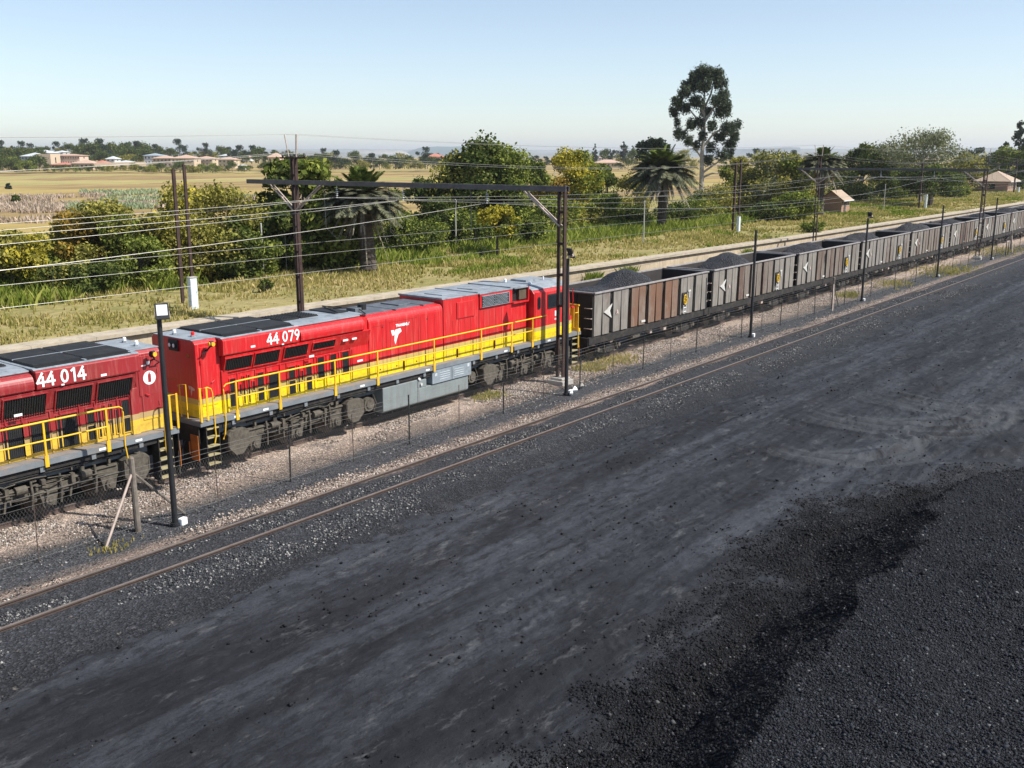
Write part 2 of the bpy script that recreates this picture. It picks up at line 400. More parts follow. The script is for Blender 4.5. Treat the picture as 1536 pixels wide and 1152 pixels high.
def yard_z(X, Y):
    z = np.full(X.shape, -.21)
    d = crest_dist(X, Y)
    wob = (fbm(X/1.1, Y/1.1, 4, 3)-.47)
    dd = d+wob*.9
    pile = np.where(dd > 0, np.clip(1.50-dd*.76, 0, 2)**1.1*(1.5**-.1), 1.50+(-dd)*.10)
    pile = np.where(dd > 0, np.where(pile < .25, pile, pile), pile)
    pile += wob*.3*np.clip(pile*2, 0, 1)+(fbm(X/3.2, Y/2.6, 3, 13)-.45)*.75*np.clip(-dd/1.5, 0, 1)
    foot = np.exp(-((dd-2.3)/.9)**2)*.06
    z = z+np.maximum(pile, 0)+foot
    flat = np.clip(1-pile*3, 0, 1)
    # ruts roughly parallel to the siding, fading towards the pile
    th = radians(-3); u = X*cos(th)+Y*sin(th); v = -X*sin(th)+Y*cos(th)
    r = fbm(u/7.0, v/.55, 3, 21)-.44
    z += flat*r*.14
    z += flat*(fbm(u/1.0, v/.3, 4, 31)-.44)*.075*np.clip((Y-3)/6, .3, 1)
    # straight runs of lugged tyre tread
    for (y0, sl, xa, xb) in ((7.0, .03, 6, 17), (8.6, .05, 7, 20), (9.1, .05, 7, 20), (7.5, .03, 6, 17), (10.9, .06, 9, 26), (11.4, .06, 9, 26)):
        vv = Y-y0-sl*(X-10)-.12*np.sin(X/2.3); m = np.exp(-(vv/.27)**4)*np.clip((X-xa)/1.5, 0, 1)*np.clip((xb-X)/1.5, 0, 1)*(vnoise(X/.9, Y/.9, 12) > .5)
        z += -m*.02*(np.sin((X+np.abs(vv)*.9)/.32*2*pi+y0) > .1)
    # arcs swept by the loader near the pile
    for cx, cy, R0, n_, w, amp, a0, a1 in ARC:
        rr = np.hypot(X-cx, Y-cy); an = np.degrees(np.arctan2(Y-cy, X-cx)) % 360
        m = (an > a0) & (an < a1); 
        e = np.clip((an-a0)/12, 0, 1)*np.clip((a1-an)/12, 0, 1)*m
        for k in range(n_):
            q = (rr-(R0+k*w))/.22
            tread = .6+.4*np.sign(np.sin(np.radians(an)*rr/.16*2*pi*.5))
            z += e*flat*(np.exp(-((q-1.6)/.7)**2)*amp*1.0-np.exp(-q*q)*amp*.7*tread)
    z += (fbm(X/.22, Y/.22, 3, 41)-.44)*.05
    # pock marks and lumps
    p = fbm(X/.5, Y/.35, 3, 51); z += flat*np.where(p > .62, (p-.62)*.35, 0)
    z += -.075*np.clip((Y-16.4)/1.9, 0, 1)+(fbm(X/.9, Y/.5, 4, 6)-.45)*.10*np.clip((Y-16)/1.0, 0, 1)
    # shallow mounds pushed up at the far right
    for bx, by, sx, sy, a in BERMS:
        c, s = cos(a), sin(a); uu = (X-bx)*c+(Y-by)*s; vv = -(X-bx)*s+(Y-by)*c
        vv = vv-0.03*uu*uu
        z += .17*np.exp(-(uu/sx)**4)*np.where(vv > 0, np.exp(-(vv/(sy*3))**2), np.exp(-(vv/(sy*1.2))**2))*(.7+.6*vnoise(X*2, Y*2, 71))
    return z
def A(px, py): p = at(px, py, -.1); return p.x, p.y
ARC = []
for (c, r0, n_, w, amp, a0, a1) in [((1500, 560), 6.0, 4, .8, .05, 150, 275), ((1330, 600), 2.6, 4, .65, .055, 150, 300), ((1250, 655), 1.6, 3, .6, .05, 150, 330),
                                     ((760, 1040), 2.2, 3, .6, .05, 180, 330)]:
    x, y = A(*c); ARC.append((x, y, r0, n_, w, amp, a0, a1))
BERMS = []
for (c, sx, sy, a) in [((1440, 706), 1.9, .34, -.75), ((1375, 738), 1.5, .3, -.85), ((1520, 672), 1.6, .36, -.7), ((1250, 800), 1.3, .28, -.9), ((1345, 668), 1.8, .22, -.3)]:
    x, y = A(*c); BERMS.append((x, y, sx, sy, a))
def track_mask(X, Y):
    m = np.zeros(X.shape)
    for cx, cy, R0, n_, w, amp, a0, a1 in ARC:
        rr = np.hypot(X-cx, Y-cy); an = np.degrees(np.arctan2(Y-cy, X-cx)) % 360
        e = np.clip((an-a0)/25, 0, 1)*np.clip((a1-an)/25, 0, 1)*((an > a0) & (an < a1))
        for k in range(n_):
            q = (rr-(R0+k*w+.25*np.sin(an/20+k)))/.24; m = np.maximum(m, e*np.exp(-q*q)*(.55+.45*vnoise(X*1.5, Y*1.5, 33+k)))
    return m
def yard():
    xs = [-25.]
    while xs[-1] < 330:
        x = xs[-1]; xs.append(x+(.5 if x < 4 else .055 if x < 34 else .055*(x/34)**1.25))
    xs = np.array(xs)
    ys = np.concatenate([np.arange(-22, -4, .8), np.arange(-4, 18.3, .055), [18.6, 18.9]])
    X, Y = np.meshgrid(xs, ys, indexing='ij'); Z = yard_z(X, Y); Z[:, -1] = -.4; Z[:, -2] = -.23
    m, n, b = newmat('coal_yard'); co = objco(n, world=True)
    at_ = n.nodes.new('ShaderNodeAttribute'); at_.attribute_name = 'pile'; pile = at_.outputs['Fac']
    st = noise(n, .55, 9, .74, objco(n, (.35, 1.3, 1), (0, 0, radians(5)), world=True))
    st2 = noise(n, 1.7, 9, .78, objco(n, (.4, 1.5, 1), (0, 0, radians(-9)), world=True))
    bl = noise(n, .16, 4, .6, objco(n, (.5, 1.2, 1), world=True))
    f = math_(n, 'ADD', math_(n, 'ADD', math_(n, 'MULTIPLY', st, .45), math_(n, 'MULTIPLY', st2, .3)), math_(n, 'MULTIPLY', bl, .25))
    dust = ramp(n, f, [(.38, (.007, .0075, .009)), (.45, (.017, .018, .021)), (.51, (.033, .035, .040)), (.57, (.056, .059, .065)), (.66, (.11, .113, .118))])
    dust = mixc(n, ramp(n, noise(n, .9, 5, .7, co), [(.55, 0.0), (.75, .35)]), dust, (.05, .038, .034))
    vor = n.nodes.new('ShaderNodeTexVoronoi'); vor.inputs['Scale'].default_value = 34; n.links.new(co, vor.inputs['Vector'])
    sv = n.nodes.new('ShaderNodeSeparateColor'); n.links.new(vor.outputs['Color'], sv.inputs[0])
    coal = ramp(n, sv.outputs[0], [(0, (.004, .004, .005)), (.6, (.010, .010, .013)), (.93, (.022, .023, .028)), (1, (.08, .08, .085))])
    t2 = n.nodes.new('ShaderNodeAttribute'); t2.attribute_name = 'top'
    coal = mixc(n, t2.outputs['Fac'], coal, ramp(n, sv.outputs[0], [(0, (.008, .009, .011)), (.6, (.020, .022, .028)), (1, (.042, .046, .056))]))  # lighter top, darker slope: sun and shade of the pile painted into the colour
    t3 = n.nodes.new('ShaderNodeAttribute'); t3.attribute_name = 'track'
    lt = noise(n, .30, 6, .66, objco(n, (.10, 1.9, 1), (0, 0, radians(2)), world=True))
    dust = mixc(n, ramp(n, lt, [(.50, 0.0), (.60, .6)]), dust, (.080, .085, .095))
    dust = mixc(n, ramp(n, lt, [(.36, .6), (.46, 0.0)]), dust, (.012, .0125, .015))
    fs = noise(n, 3.2, 8, .78, objco(n, (.6, 1.5, 1), (0, 0, radians(10)), world=True))
    dust = mixc(n, ramp(n, fs, [(.50, 0.0), (.58, .7)]), dust, (.014, .015, .018))
    dust = mixc(n, 1.0, dust, (.68, .71, .77), 'MULTIPLY')
    dust = mixc(n, ramp(n, noise(n, 16, 6, .85, co), [(.5, 0.0), (.62, .55)]), dust, (.010, .0105, .012))
    dust = mixc(n, ramp(n, noise(n, 2.1, 8, .8, objco(n, (.4, 1.2, 1), (0, 0, radians(-12)), world=True)), [(.56, 0.0), (.66, .6)]), dust, (.105, .11, .115))
    dust = mixc(n, math_(n, 'MULTIPLY', t3.outputs['Fac'], .6), dust, (.085, .092, .10))
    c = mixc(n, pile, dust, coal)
    n.links.new(c, b.inputs['Base Color'])
    b.inputs['Roughness'].default_value = .8; b.inputs['Specular IOR Level'].default_value = .25
    h1 = math_(n, 'ADD', noise(n, 14, 8, .8, co), math_(n, 'MULTIPLY', noise(n, 2.5, 6, .75, objco(n, (.5, 1.4, 1), world=True)), 1.6)); h2 = math_(n, 'MULTIPLY', vor.outputs['Distance'], -2.2)
    h = n.nodes.new('ShaderNodeMix'); n.links.new(pile, h.inputs[0]); n.links.new(math_(n, 'MULTIPLY', h1, .7), h.inputs[2]); n.links.new(math_(n, 'ADD', h1, h2), h.inputs[3])
    bump(n, b, h.outputs[0], 1.0, .045)
    ny = len(ys); i = (np.arange(len(xs)-1)[:, None]*ny+np.arange(ny-1)[None, :]).ravel()
    o = npmesh('coal_yard_ground', np.stack([X, Y, Z], -1).reshape(-1, 3), np.stack([i, i+ny, i+ny+1, i+1], -1), 'coal_yard', smooth=True)
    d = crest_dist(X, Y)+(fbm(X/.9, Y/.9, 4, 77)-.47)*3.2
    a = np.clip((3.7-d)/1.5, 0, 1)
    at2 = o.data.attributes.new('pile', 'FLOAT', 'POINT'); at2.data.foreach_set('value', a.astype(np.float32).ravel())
    at4 = o.data.attributes.new('track', 'FLOAT', 'POINT'); at4.data.foreach_set('value', track_mask(X, Y).astype(np.float32).ravel())
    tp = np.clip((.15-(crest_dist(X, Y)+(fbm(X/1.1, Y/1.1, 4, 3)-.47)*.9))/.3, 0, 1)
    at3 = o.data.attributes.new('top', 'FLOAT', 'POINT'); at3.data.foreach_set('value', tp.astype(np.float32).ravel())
    tag(o, kind='structure')
yard()

# ---- loose stones: many small angular lumps in one mesh
OCT = np.array([(1,0,0),(-1,0,0),(0,1,0),(0,-1,0),(0,0,1),(0,0,-1)], float)
OF = np.array([(0,2,4),(2,1,4),(1,3,4),(3,0,4),(2,0,5),(1,2,5),(3,1,5),(0,3,5)])
def lumps(name, P, size, mat, label, cat):
    n = len(P); V = OCT[None]*size[:, None, None]*RNG.uniform(.55, 1.25, (n, 6, 3))
    a = RNG.uniform(0, 2*pi, n); b = RNG.uniform(-.7, .7, n)
    ca, sa, cb, sb = np.cos(a), np.sin(a), np.cos(b), np.sin(b)
    x = V[..., 0]*ca[:, None]-V[..., 1]*sa[:, None]; y = V[..., 0]*sa[:, None]+V[..., 1]*ca[:, None]; z = V[..., 2]*.75
    y2 = y*cb[:, None]-z*sb[:, None]; z2 = y*sb[:, None]+z*cb[:, None]
    V = np.stack([x, y2, z2], -1)+P[:, None, :]
    F = (np.arange(n)[:, None, None]*6+OF[None]).reshape(-1, 3)
    o = npmesh(name, V.reshape(-1, 3), F, mat); tag(o, label, cat, kind='stuff'); return o
def stone_mat(name, stops, rough=.9, spec=.3):
    m, n, b = newmat(name); n.links.new(ramp(n, island(n), stops), b.inputs['Base Color'])
    b.inputs['Roughness'].default_value = rough; b.inputs['Specular IOR Level'].default_value = spec
stone_mat('coal_lumps_mat', [(0, (.003, .003, .004)), (.6, (.006, .0062, .008)), (.88, (.013, .014, .018)), (.98, (.035, .036, .042)), (1, (.12, .12, .12))], .7, .2)  # black coal, darkened further so the lumps carry the shade of the slope
stone_mat('coal_sunlit_mat', [(0, (.006, .006, .008)), (.5, (.016, .0175, .022)), (.9, (.032, .035, .043)), (.985, (.055, .058, .066)), (1, (.17, .17, .165))], .8, .2)  # lighter counterpart: sunlight on the top of the pile put into the colour
stone_mat('pale_stones', [(0, (.07, .06, .05)), (.4, (.24, .19, .155)), (.8, (.38, .31, .26)), (1, (.58, .53, .48))])
stone_mat('grey_stones', [(0, (.02, .021, .024)), (.5, (.06, .064, .07)), (.88, (.15, .145, .14)), (1, (.36, .35, .33))])
# coal lumps on the stockpile, thinning out over its shaded foot
n0 = 620000; X = 9+37*RNG.random(n0)**1.3; Y = RNG.uniform(-5, 13, n0)
d = crest_dist(X, Y)+(fbm(X/.9, Y/.9, 4, 77)-.47)*3.2
keep = RNG.random(n0) < np.clip((4.0-d)/1.8, 0, 1)**1.2*np.clip(18/np.hypot(X, Y), .2, 1)
vis = (Y < X*1.35-3) & (X*0.18-2.0 < Y+1.5)
keep &= vis; X, Y = X[keep], Y[keep]
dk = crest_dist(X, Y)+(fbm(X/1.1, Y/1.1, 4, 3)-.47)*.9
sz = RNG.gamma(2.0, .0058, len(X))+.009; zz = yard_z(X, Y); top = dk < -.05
lumps('sunlit_fine_coal', np.stack([X, Y, zz+sz*.1], -1)[top], np.clip(sz, .008, .06)[top]*.95, 'coal_sunlit_mat', 'finer coal on the stockpile top at the lower right, sunlight put into its lighter grey', 'coal')
lumps('shaded_coarse_coal', np.stack([X, Y, zz+sz*.1], -1)[~top], np.clip(sz, .008, .07)[~top]*1.15, 'coal_lumps_mat', 'coarse coal on the stockpile slope, its shade put into the blacker colour', 'coal')
# sparse crumbs on the hauled floor
n0 = 9000; X = 5+60*RNG.random(n0)**1.4; Y = RNG.uniform(3, 16.8, n0); k = (fbm(X/2.2, Y/1.0, 4, 88) > .5)|(Y > 16.2); X, Y = X[k], Y[k]
sz = RNG.gamma(1.5, .010, len(X))+.008
lumps('coal_crumbs', np.stack([X, Y, yard_z(X, Y)+sz*.3], -1), np.clip(sz, .01, .07), 'coal_lumps_mat', 'coal crumbs scattered over the black yard floor', 'coal')
# pale ballast beside the train
n0 = 80000; X = 3+75*RNG.random(n0)**1.5; bw = (fbm(X/2.0, X*0+3, 3, 61)-.45)*1.6; Y = np.where(RNG.random(n0) < .65, RNG.normal(23.9, .55, n0)+bw, RNG.normal(20.45, .28, n0)+bw*.4)
den = fbm(X/2.5, Y/1.0, 4, 63); k = (den > .40) & (Y > 20.1) & (Y < 28) & ((np.abs(Y-24.65) > .1)); X, Y = X[k], Y[k]
sz = RNG.uniform(.016, .05, len(X))
lumps('pale_ballast', np.stack([X, Y, apron_z(X, Y)+sz*.25], -1), sz, 'pale_stones', 'pale pinkish ballast stones strewn beside the train track', 'ballast')
n0 = 50000; X = 3+75*RNG.random(n0)**1.5; Y = np.where(RNG.random(n0) < .35, RNG.uniform(17.2, 22.5, n0), np.where(RNG.random(n0) < .6, RNG.normal(18.15, .35, n0), RNG.normal(19.45, .25, n0)))
k = (Y > 17.2) & (np.abs(Y-18.91) > .08) & (np.abs(Y-20.02) > .12) & (fbm(X/1.5, Y/.8, 3, 64) > .40); X, Y = X[k], Y[k]
sz = RNG.uniform(.012, .045, len(X))
lumps('grey_ballast', np.stack([X, Y, apron_z(X, Y)+sz*.25], -1), sz, 'grey_stones', 'grey coal-dusted stones strewn along the empty siding', 'ballast')

# ---- tracks
def rail_prof(y, z0, zt, w=.035, fw=.065):
    return [(y-fw, z0), (y+fw, z0), (y+fw, z0+.018), (y+.012, z0+.04), (y+.012, zt-.04), (y+w, zt-.03), (y+w, zt), (y-w, zt), (y-w, zt-.03), (y-.012, zt-.04), (y-.012, z0+.04), (y-fw, z0+.018)]
def track(yc, x0, x1, sl=True, name='railway_track', g=.553, buried=False):
    mb = MB()
    for s in (-1, 1):
        y = yc+s*g; mb.m = 0; mb.prism(rail_prof(y, -.16, -.004), x0, x1); mb.m = 1
        mb.box(x0, x1, y-.033, y+.033, -.004, .002)
    if sl:
        mb.m = 2; x = x0
        while x < min(x1, 130):
            dz = random.uniform(-.012, .008); j = random.uniform(-.04, .04)
            if x > 2 or x > -15: mb.box(x+j, x+j+.24, yc-1.05+random.uniform(-.05, .05), yc+1.05, -.27, -.155+dz)
            x += .7
    o = mb.build(name, ['rail_rust', 'rail_shine', 'sleeper']); tag(o, kind='structure')
track(19.465, -25, 330, sl=False); track(TRAIN_Y, -25, 330); track(30.2, -25, 330); track(35.0, -25, 330)

# ---- platform
def platform():
    xs = np.concatenate([np.arange(-60, 330, 3.0)]); mb = MB()
    m, n, b = newmat('platform_wall'); co = objco(n)
    c = ramp(n, noise(n, .8, 6, .7, co), [(.3, (.33, .27, .18)), (.7, (.55, .45, .32))])
    c = mixc(n, ramp(n, noise(n, 1.5, 7, .8, objco(n, (3, 3, .5))), [(.5, 0.0), (.72, .7)]), c, (.13, .10, .07))
    n.links.new(c, b.inputs['Base Color']); b.inputs['Roughness'].default_value = .9
    M('platform_top', (.42, .36, .27), .9, 0, .2, 1.2, (.22, .17, .11), .8)
    for a, bq in zip(xs[:-1], xs[1:]):
        ya, yb = float(plat_y(a)), float(plat_y(bq)); g = .012
        mb.m = 0; mb.add([(a, ya+.22, -.3), (bq, yb+.22, -.3), (bq, yb+.22, .72), (a, ya+.22, .72)], [(0,1,2,3)])
        mb.m = 1
        mb.add([(a+g, ya, .70), (bq, yb, .70), (bq, yb, .86), (a+g, ya, .86), (a+g, ya+1.25, .86), (bq, yb+1.25, .86), (a+g, ya+.4, .70), (bq, yb+.4, .70)],
               [(0,1,2,3), (3,2,5,4), (6,7,1,0)])
        mb.add([(a+g, ya, .70), (a+g, ya, .86), (a+g, ya+1.25, .86), (a+g, ya+.4, .70)], [(0,1,2,3)])
    o = mb.build('platform', ['platform_wall', 'platform_top']); tag(o, kind='structure')
platform()
# ================================================================== LOCOMOTIVES
M('seam', (.10, .012, .01), .7)
HW = 1.06          # half width of the hood
def loco(number, x_end, flip, liv, label, faded):
    root = empty('diesel_locomotive', (x_end, TRAIN_Y, 0)); tag(root, label, 'locomotive', 'diesel locomotives hauling the train')
    def B(mb, name, mats, parent=root, **k):
        bev = k.pop('bevel', 0); return mb.build(name, mats, parent, flip=flip, bevel=bev, **k)
    ribs_out = []
    # -- running deck with skirt, steps wells and treads
    mb = MB(); mb.box(-.2, 19.05, -1.38, 1.38, 1.46, 1.60); mb.m = 1
    mb.box(-.18, 19.03, -1.36, 1.36, 1.602, 1.618)
    mb.m = 0; mb.box(.6, 18.4, -1.0, 1.0, 1.05, 1.46)
    for x in np.arange(.9, 18, 1.37): mb.box(x, x+.12, -1.34, 1.34, 1.30, 1.458)
    mb.m = 2
    for x in (.95, 2.0, 6.0, 9.2, 13.7, 16.6): mb.box(x, x+.2, -1.386, -1.378, 1.50, 1.56)
    B(mb, 'running_deck', ['deck_grey', M('tread_plate', (.20, .185, .175), .7, 0, .2, 3, (.30, .19, .13), .7), 'white_paint'])
    mb = MB(); mb.box(.3, 18.7, -.8, .8, .85, 1.06); mb.box(.3, 18.7, -1.30, -1.22, 1.30, 1.46); mb.box(.3, 18.7, 1.22, 1.30, 1.30, 1.46)
    for s in (-1, 1): mb.tube([(1.5, s*1.2, 1.22), (4, s*1.25, 1.25), (10, s*1.25, 1.24), (18, s*1.2, 1.22)], .03)
    B(mb, 'underframe', 'under_dark')
    # -- end hood with the door
    ch = .10
    mb = MB(); mb.prism([(-HW, 1.62), (HW, 1.62), (HW, 3.78), (HW-ch, 3.88), (-HW+ch, 3.88), (-HW, 3.78)], 0, .80)
    mb.prism([(-HW+.02, 1.62), (HW-.02, 1.62), (HW-.02, 3.30), (-HW+.02, 3.30)], .80, 6.72)
    B(mb, 'end_hood', liv, bevel=.02)
    for s in (-1, 1):
        mb = MB(); mb.box(.14, .66, s*(HW), s*(HW+.018), 1.95, 3.68); 
        d = B(mb, 'hood_door', liv, bevel=.006)
        mb = MB(); mb.tube([(.56, s*(HW+.02), 2.68), (.56, s*(HW+.06), 2.68), (.45, s*(HW+.06), 2.62)], .015)
        B(mb, 'door_handle', 'black' if s > 0 else 'beacon_red', d)
        for hz in (2.3, 3.2): mb = MB(); mb.box(.13, .17, s*HW, s*(HW+.04), hz, hz+.12); B(mb, 'hinge', liv, d)
    mb = MB(); mb.prism([(-HW+ch-.02, 3.882), (HW-ch+.02, 3.882), (HW-ch-.05, 3.90), (-HW+ch+.05, 3.90)], -.03, .82)
    for k, (x, y) in enumerate([(.25, .25), (.35, -.5)]): mb.tube([(x, y, 3.90), (x, y, 3.95)], .07)
    B(mb, 'end_roof', 'roof_grey')
    mb = MB(); mb.tube([(.25, .25, 3.95), (.25, .25, 4.03), (.25, .25, 4.05)], [.05, .05, .02], 10); B(mb, 'horn_cover', 'lamp_white')
    mb = MB(); mb.tube([(.35, -.5, 3.95), (.35, -.5, 4.03), (.35, -.5, 4.06)], [.055, .055, .02], 10); B(mb, 'beacon', 'beacon_red' if not faded else 'lamp_white')
    # headlights on the end face
    mb = MB(); mb.box(-.05, 0.0, -.30, .16, 3.50, 3.84); hl = B(mb, 'headlight_housing', 'black', bevel=.02)
    for y, z in ((-.17, 3.67), (.03, 3.67)):
        mb = MB(); mb.tube([(-.045, y, z), (-.09, y, z), (-.095, y, z)], [.075, .08, .06], 12); mb.m = 1; mb.tube([(-.096, y, z), (-.10, y, z)], .055, 12)
        B(mb, 'headlight', ['black', 'lamp_white'], hl)
    mb = MB(); mb.tube([(0, -.72, 3.42), (-.02, -.72, 3.42)], .06, 12); mb.box(-.012, 0, -.1, .95, 2.62, 2.64); B(mb, 'end_fittings', 'orange_grime')
    mb = MB(); mb.tube([(.33, -HW, 3.55), (.30, -HW-.18, 3.62), (.38, -HW-.24, 3.74)], .025); mb.tube([(.2, -HW-.02, 3.42), (.12, -HW-.12, 3.5), (.3, -HW-.2, 3.6)], .015)
    mb.tube([(.34, -HW-.24, 3.78), (.44, -HW-.26, 3.78)], .09, 12); mb.m = 1; mb.tube([(.30, -HW-.24, 3.78), (.35, -HW-.245, 3.78)], .06, 12); mb.tube([(.38, -HW-.36, 3.78), (.38, -HW-.32, 3.78)], .06, 12)
    B(mb, 'flasher_lamp', ['black', 'amber'])
    # -- radiator box
    HB = 1.30
    for s in (-1, 1):
        mb = MB(); mb.prism([(s*(HW-.3), 3.30), (s*(HB-.02), 3.36), (s*HB, 3.40), (s*HB, 3.80), (s*(HB-.06), 3.85), (s*(HW-.3), 3.86)], .78, 3.60)
        mb.prism([(s*(HW-.3), 2.78), (s*(HW+.0), 2.78), (s*(HB-.05), 3.33), (s*(HW-.3), 3.33)], .86, 6.70)
        mb.box(.80, 1.02, s*(HW-.2), s*(HW+.05), 1.62, 2.9)
        B(mb, 'radiator_box', liv, bevel=.012)
    mb = MB(); mb.prism([(-HB+.04, 3.852), (HB-.04, 3.852), (HB-.1, 3.885), (-HB+.1, 3.885)], .76, 3.62); B(mb, 'radiator_roof', 'roof_grey')
    # roof radiator louvres: dark raised trays with shutters, dark slot on the sides
    mb = MB()
    for (x0, x1) in ((.95, 2.2), (2.26, 3.5)):
        mb.m = 0; mb.box(x0, x1, -1.06, 1.06, 3.885, 3.93)
        mb.m = 1
        for y in np.arange(-1.02, 1.0, .085): mb.obox(((x0+x1)/2, y+.04, 3.945), ((x1-x0)/2, 0, 0), (0, .035, .012), (0, -.002, .006))
    mb.m = 2; mb.box(.93, 3.52, -.02, .02, 3.935, 3.965)
    mb.m = 0; mb.box(.95, 3.5, -1.19, -1.08, 3.886, 3.90); mb.box(.95, 3.5, 1.08, 1.19, 3.886, 3.90); mb.m = 2; mb.box(2.19, 2.26, -1.2, 1.2, 3.886, 3.915)
    B(mb, 'roof_radiator', ['black', 'grille_black', 'roof_grey'])
    # sloping side grilles
    def slope_y(z): return HW+(z-2.78)/(3.33-2.78)*(HB-.05-HW)
    if not faded: G = [(.86+.02, 1.86, 2.84, 3.26), (1.94, 2.88, 2.84, 3.26), (3.06, 4.00, 2.87, 3.27), (4.20, 5.14, 2.98, 3.24)]
    else: G = [(.98, 1.98, 2.66, 3.26), (2.12, 3.1, 2.66, 3.26), (3.34, 4.42, 2.66, 3.26), (4.6, 5.5, 2.8, 3.25)]
    for s in (-1, 1):
        for x0, x1, z0, z1 in G:
            mb = MB()
            P = lambda x, z, o: (x, s*(slope_y(max(z, 2.0))+o), z)
            mb.m = 0; a, b, c, d = P(x0, z0, .012), P(x1, z0, .012), P(x1, z1, .012), P(x0, z1, .012)
            a2, b2, c2, d2 = P(x0, z0, -.02), P(x1, z0, -.02), P(x1, z1, -.02), P(x0, z1, -.02)
            mb.add([a, b, c, d, a2, b2, c2, d2], [(0,1,2,3), (0,4,5,1), (1,5,6,2), (2,6,7,3), (3,7,4,0)])
            mb.m = 1
            k = x0+.05
            while k < x1-.03:
                mb.bar(P(k, z0+.02, .022), P(k, z1-.02, .022), .018, .015); k += .062
            mb.m = 2
            for (p, q) in ((P(x0-.02, z0, .02), P(x1+.02, z0, .02)), (P(x0-.02, z1, .02), P(x1+.02, z1, .02)), (P(x0, z0, .02), P(x0, z1, .02)), (P(x1, z0, .02), P(x1, z1, .02))): mb.bar(p, q, .03, .03)
            B(mb, 'radiator_grille', ['black', 'grille_black', liv])
    # lower side doors
    L79 = [(1.1,1.3,2.19,2.59),(1.08,1.28,1.75,2.13),(1.44,1.5,2.07,2.37),(1.57,1.63,1.76,2.59),(1.75,1.81,1.76,2.6),(1.92,1.99,2.1,2.38),(2.1,2.33,2.19,2.6),(2.1,2.33,1.74,2.13),(2.52,2.88,1.74,2.56),
           (3.3,3.55,2.2,2.58),(3.3,3.55,1.72,2.14),(3.66,3.73,1.74,2.58),(3.8,3.87,2.08,2.38),(4.0,4.22,2.2,2.58),(4.0,4.22,1.72,2.14),(4.48,4.75,1.98,2.70),(5.02,5.28,2.0,2.71),(5.54,5.83,2.0,2.72)]
    L14 = [(3.96,4.43,1.72,2.56),(3.29,3.76,1.74,2.55),(2.53,3.07,1.71,2.56),(2.07,2.27,1.74,2.12),(2.07,2.27,2.18,2.58),(1.76,1.80,1.82,2.58),(1.90,1.96,1.76,2.5),(1.56,1.61,1.78,2.59),(1.4,1.46,1.76,2.4),(1.06,1.28,1.74,2.12),(1.06,1.28,2.18,2.62),(4.75,5.2,1.72,2.56),(5.4,5.9,1.72,2.56)]
    for s in (-1, 1):
        for x0, x1, z0, z1 in (L14 if faded else L79):
            mb = MB(); y = s*(HW-.02); mb.m = 0; mb.box(x0, x1, y, y+s*.012, z0, z1)
            mb.m = 1; k = x0+.03
            while k < x1-.01: mb.box(k, k+.012, y+s*.012, y+s*.022, z0+.01, z1-.01); k += .05
            mb.m = 2; t = .022
            mb.box(x0-t, x1+t, y, y+s*.03, z0-t, z0); mb.box(x0-t, x1+t, y, y+s*.03, z1, z1+t); mb.box(x0-t, x0, y, y+s*.03, z0, z1); mb.box(x1, x1+t, y, y+s*.03, z0, z1)
            B(mb, 'vent_grille', ['black', 'grille_black', liv])
        mb = MB()
        for x in (1.02, 1.38, 2.02, 2.44, 2.96, 3.22, 3.93, 4.34, 4.85, 5.4, 5.95): mb.box(x, x+.03, s*(HW-.02), s*(HW+.01), 1.66, 2.74)
        mb.box(.98, 6.0, s*(HW-.02), s*(HW+.0), 2.72, 2.75)
        B(mb, 'door_frame', liv)
    # -- rounded cowl over the blowers
    for s in (-1, 1):
        pr = [(s*.7, 3.30), (s*(HB-.10), 3.33), (s*HB, 3.40), (s*(HB+.01), 3.50)]
        for k in range(7):
            t = k/6*pi/2; pr.append((s*(HB-.22+.23*cos(t)), 3.54+.24*sin(t)))
        pr.append((s*.7, 3.80))
        mb = MB(); mb.prism(pr, 3.66, 6.36); B(mb, 'blower_cowl', liv)
        mb = MB(); mb.box(6.36, 6.74, s*.7, s*(HW-.01), 3.3, 3.72); mb.box(5.9, 6.74, s*(HW-.03), s*(HW+.01), 1.66, 3.3); B(mb, 'equipment_case', liv, bevel=.01)
        mb = MB()
        for (a, z, w) in ((5.45, 3.10, .22), (5.85, 3.10, .20), (6.40, 3.10, .18), (1.75, 3.46 if not faded else 3.42, .16), (6.2, 2.28, .25), (2.9, 3.375, .08), (4.0, 2.80, .2)):
            yy = HB+.004 if z > 3.3 else (HW+.012 if z < 2.7 or a > 5.9 else HB-.06)
            mb = MB(); mb.box(a, a+w, s*(yy-.02), s*(yy), z, z+(.06 if z != 3.375 else .04)); B(mb, 'warning_label', 'white_paint')
    mb = MB(); mb.box(3.62, 6.4, -1.06, 1.06, 3.80, 3.84); mb.prism([(-1.0, 3.84), (1.0, 3.84), (.7, 3.87), (-.7, 3.87)], 3.62, 6.6)
    B(mb, 'blower_roof', 'roof_grey', bevel=.01)
    mb = MB(); 
    for (x0, x1) in ((3.8, 4.5), (4.6, 5.3)):
        mb.m = 0; mb.box(x0, x1, -.25, .85, 3.871, 3.90); mb.m = 1
        for y in np.arange(-.22, .82, .12): mb.box(x0+.02, x1-.02, y, y+.03, 3.90, 3.925)
        for x in np.arange(x0+.05, x1, .12): mb.box(x, x+.02, -.22, .82, 3.925, 3.93)
    mb.m = 0; mb.box(5.9, 6.5, -.4, .9, 3.871, 3.91); mb.tube([(6.0, -.4, 3.92), (6.5, .9, 3.95), (6.75, .2, 3.94)], .02)
    B(mb, 'fan_grille', ['black', 'grille_black'])
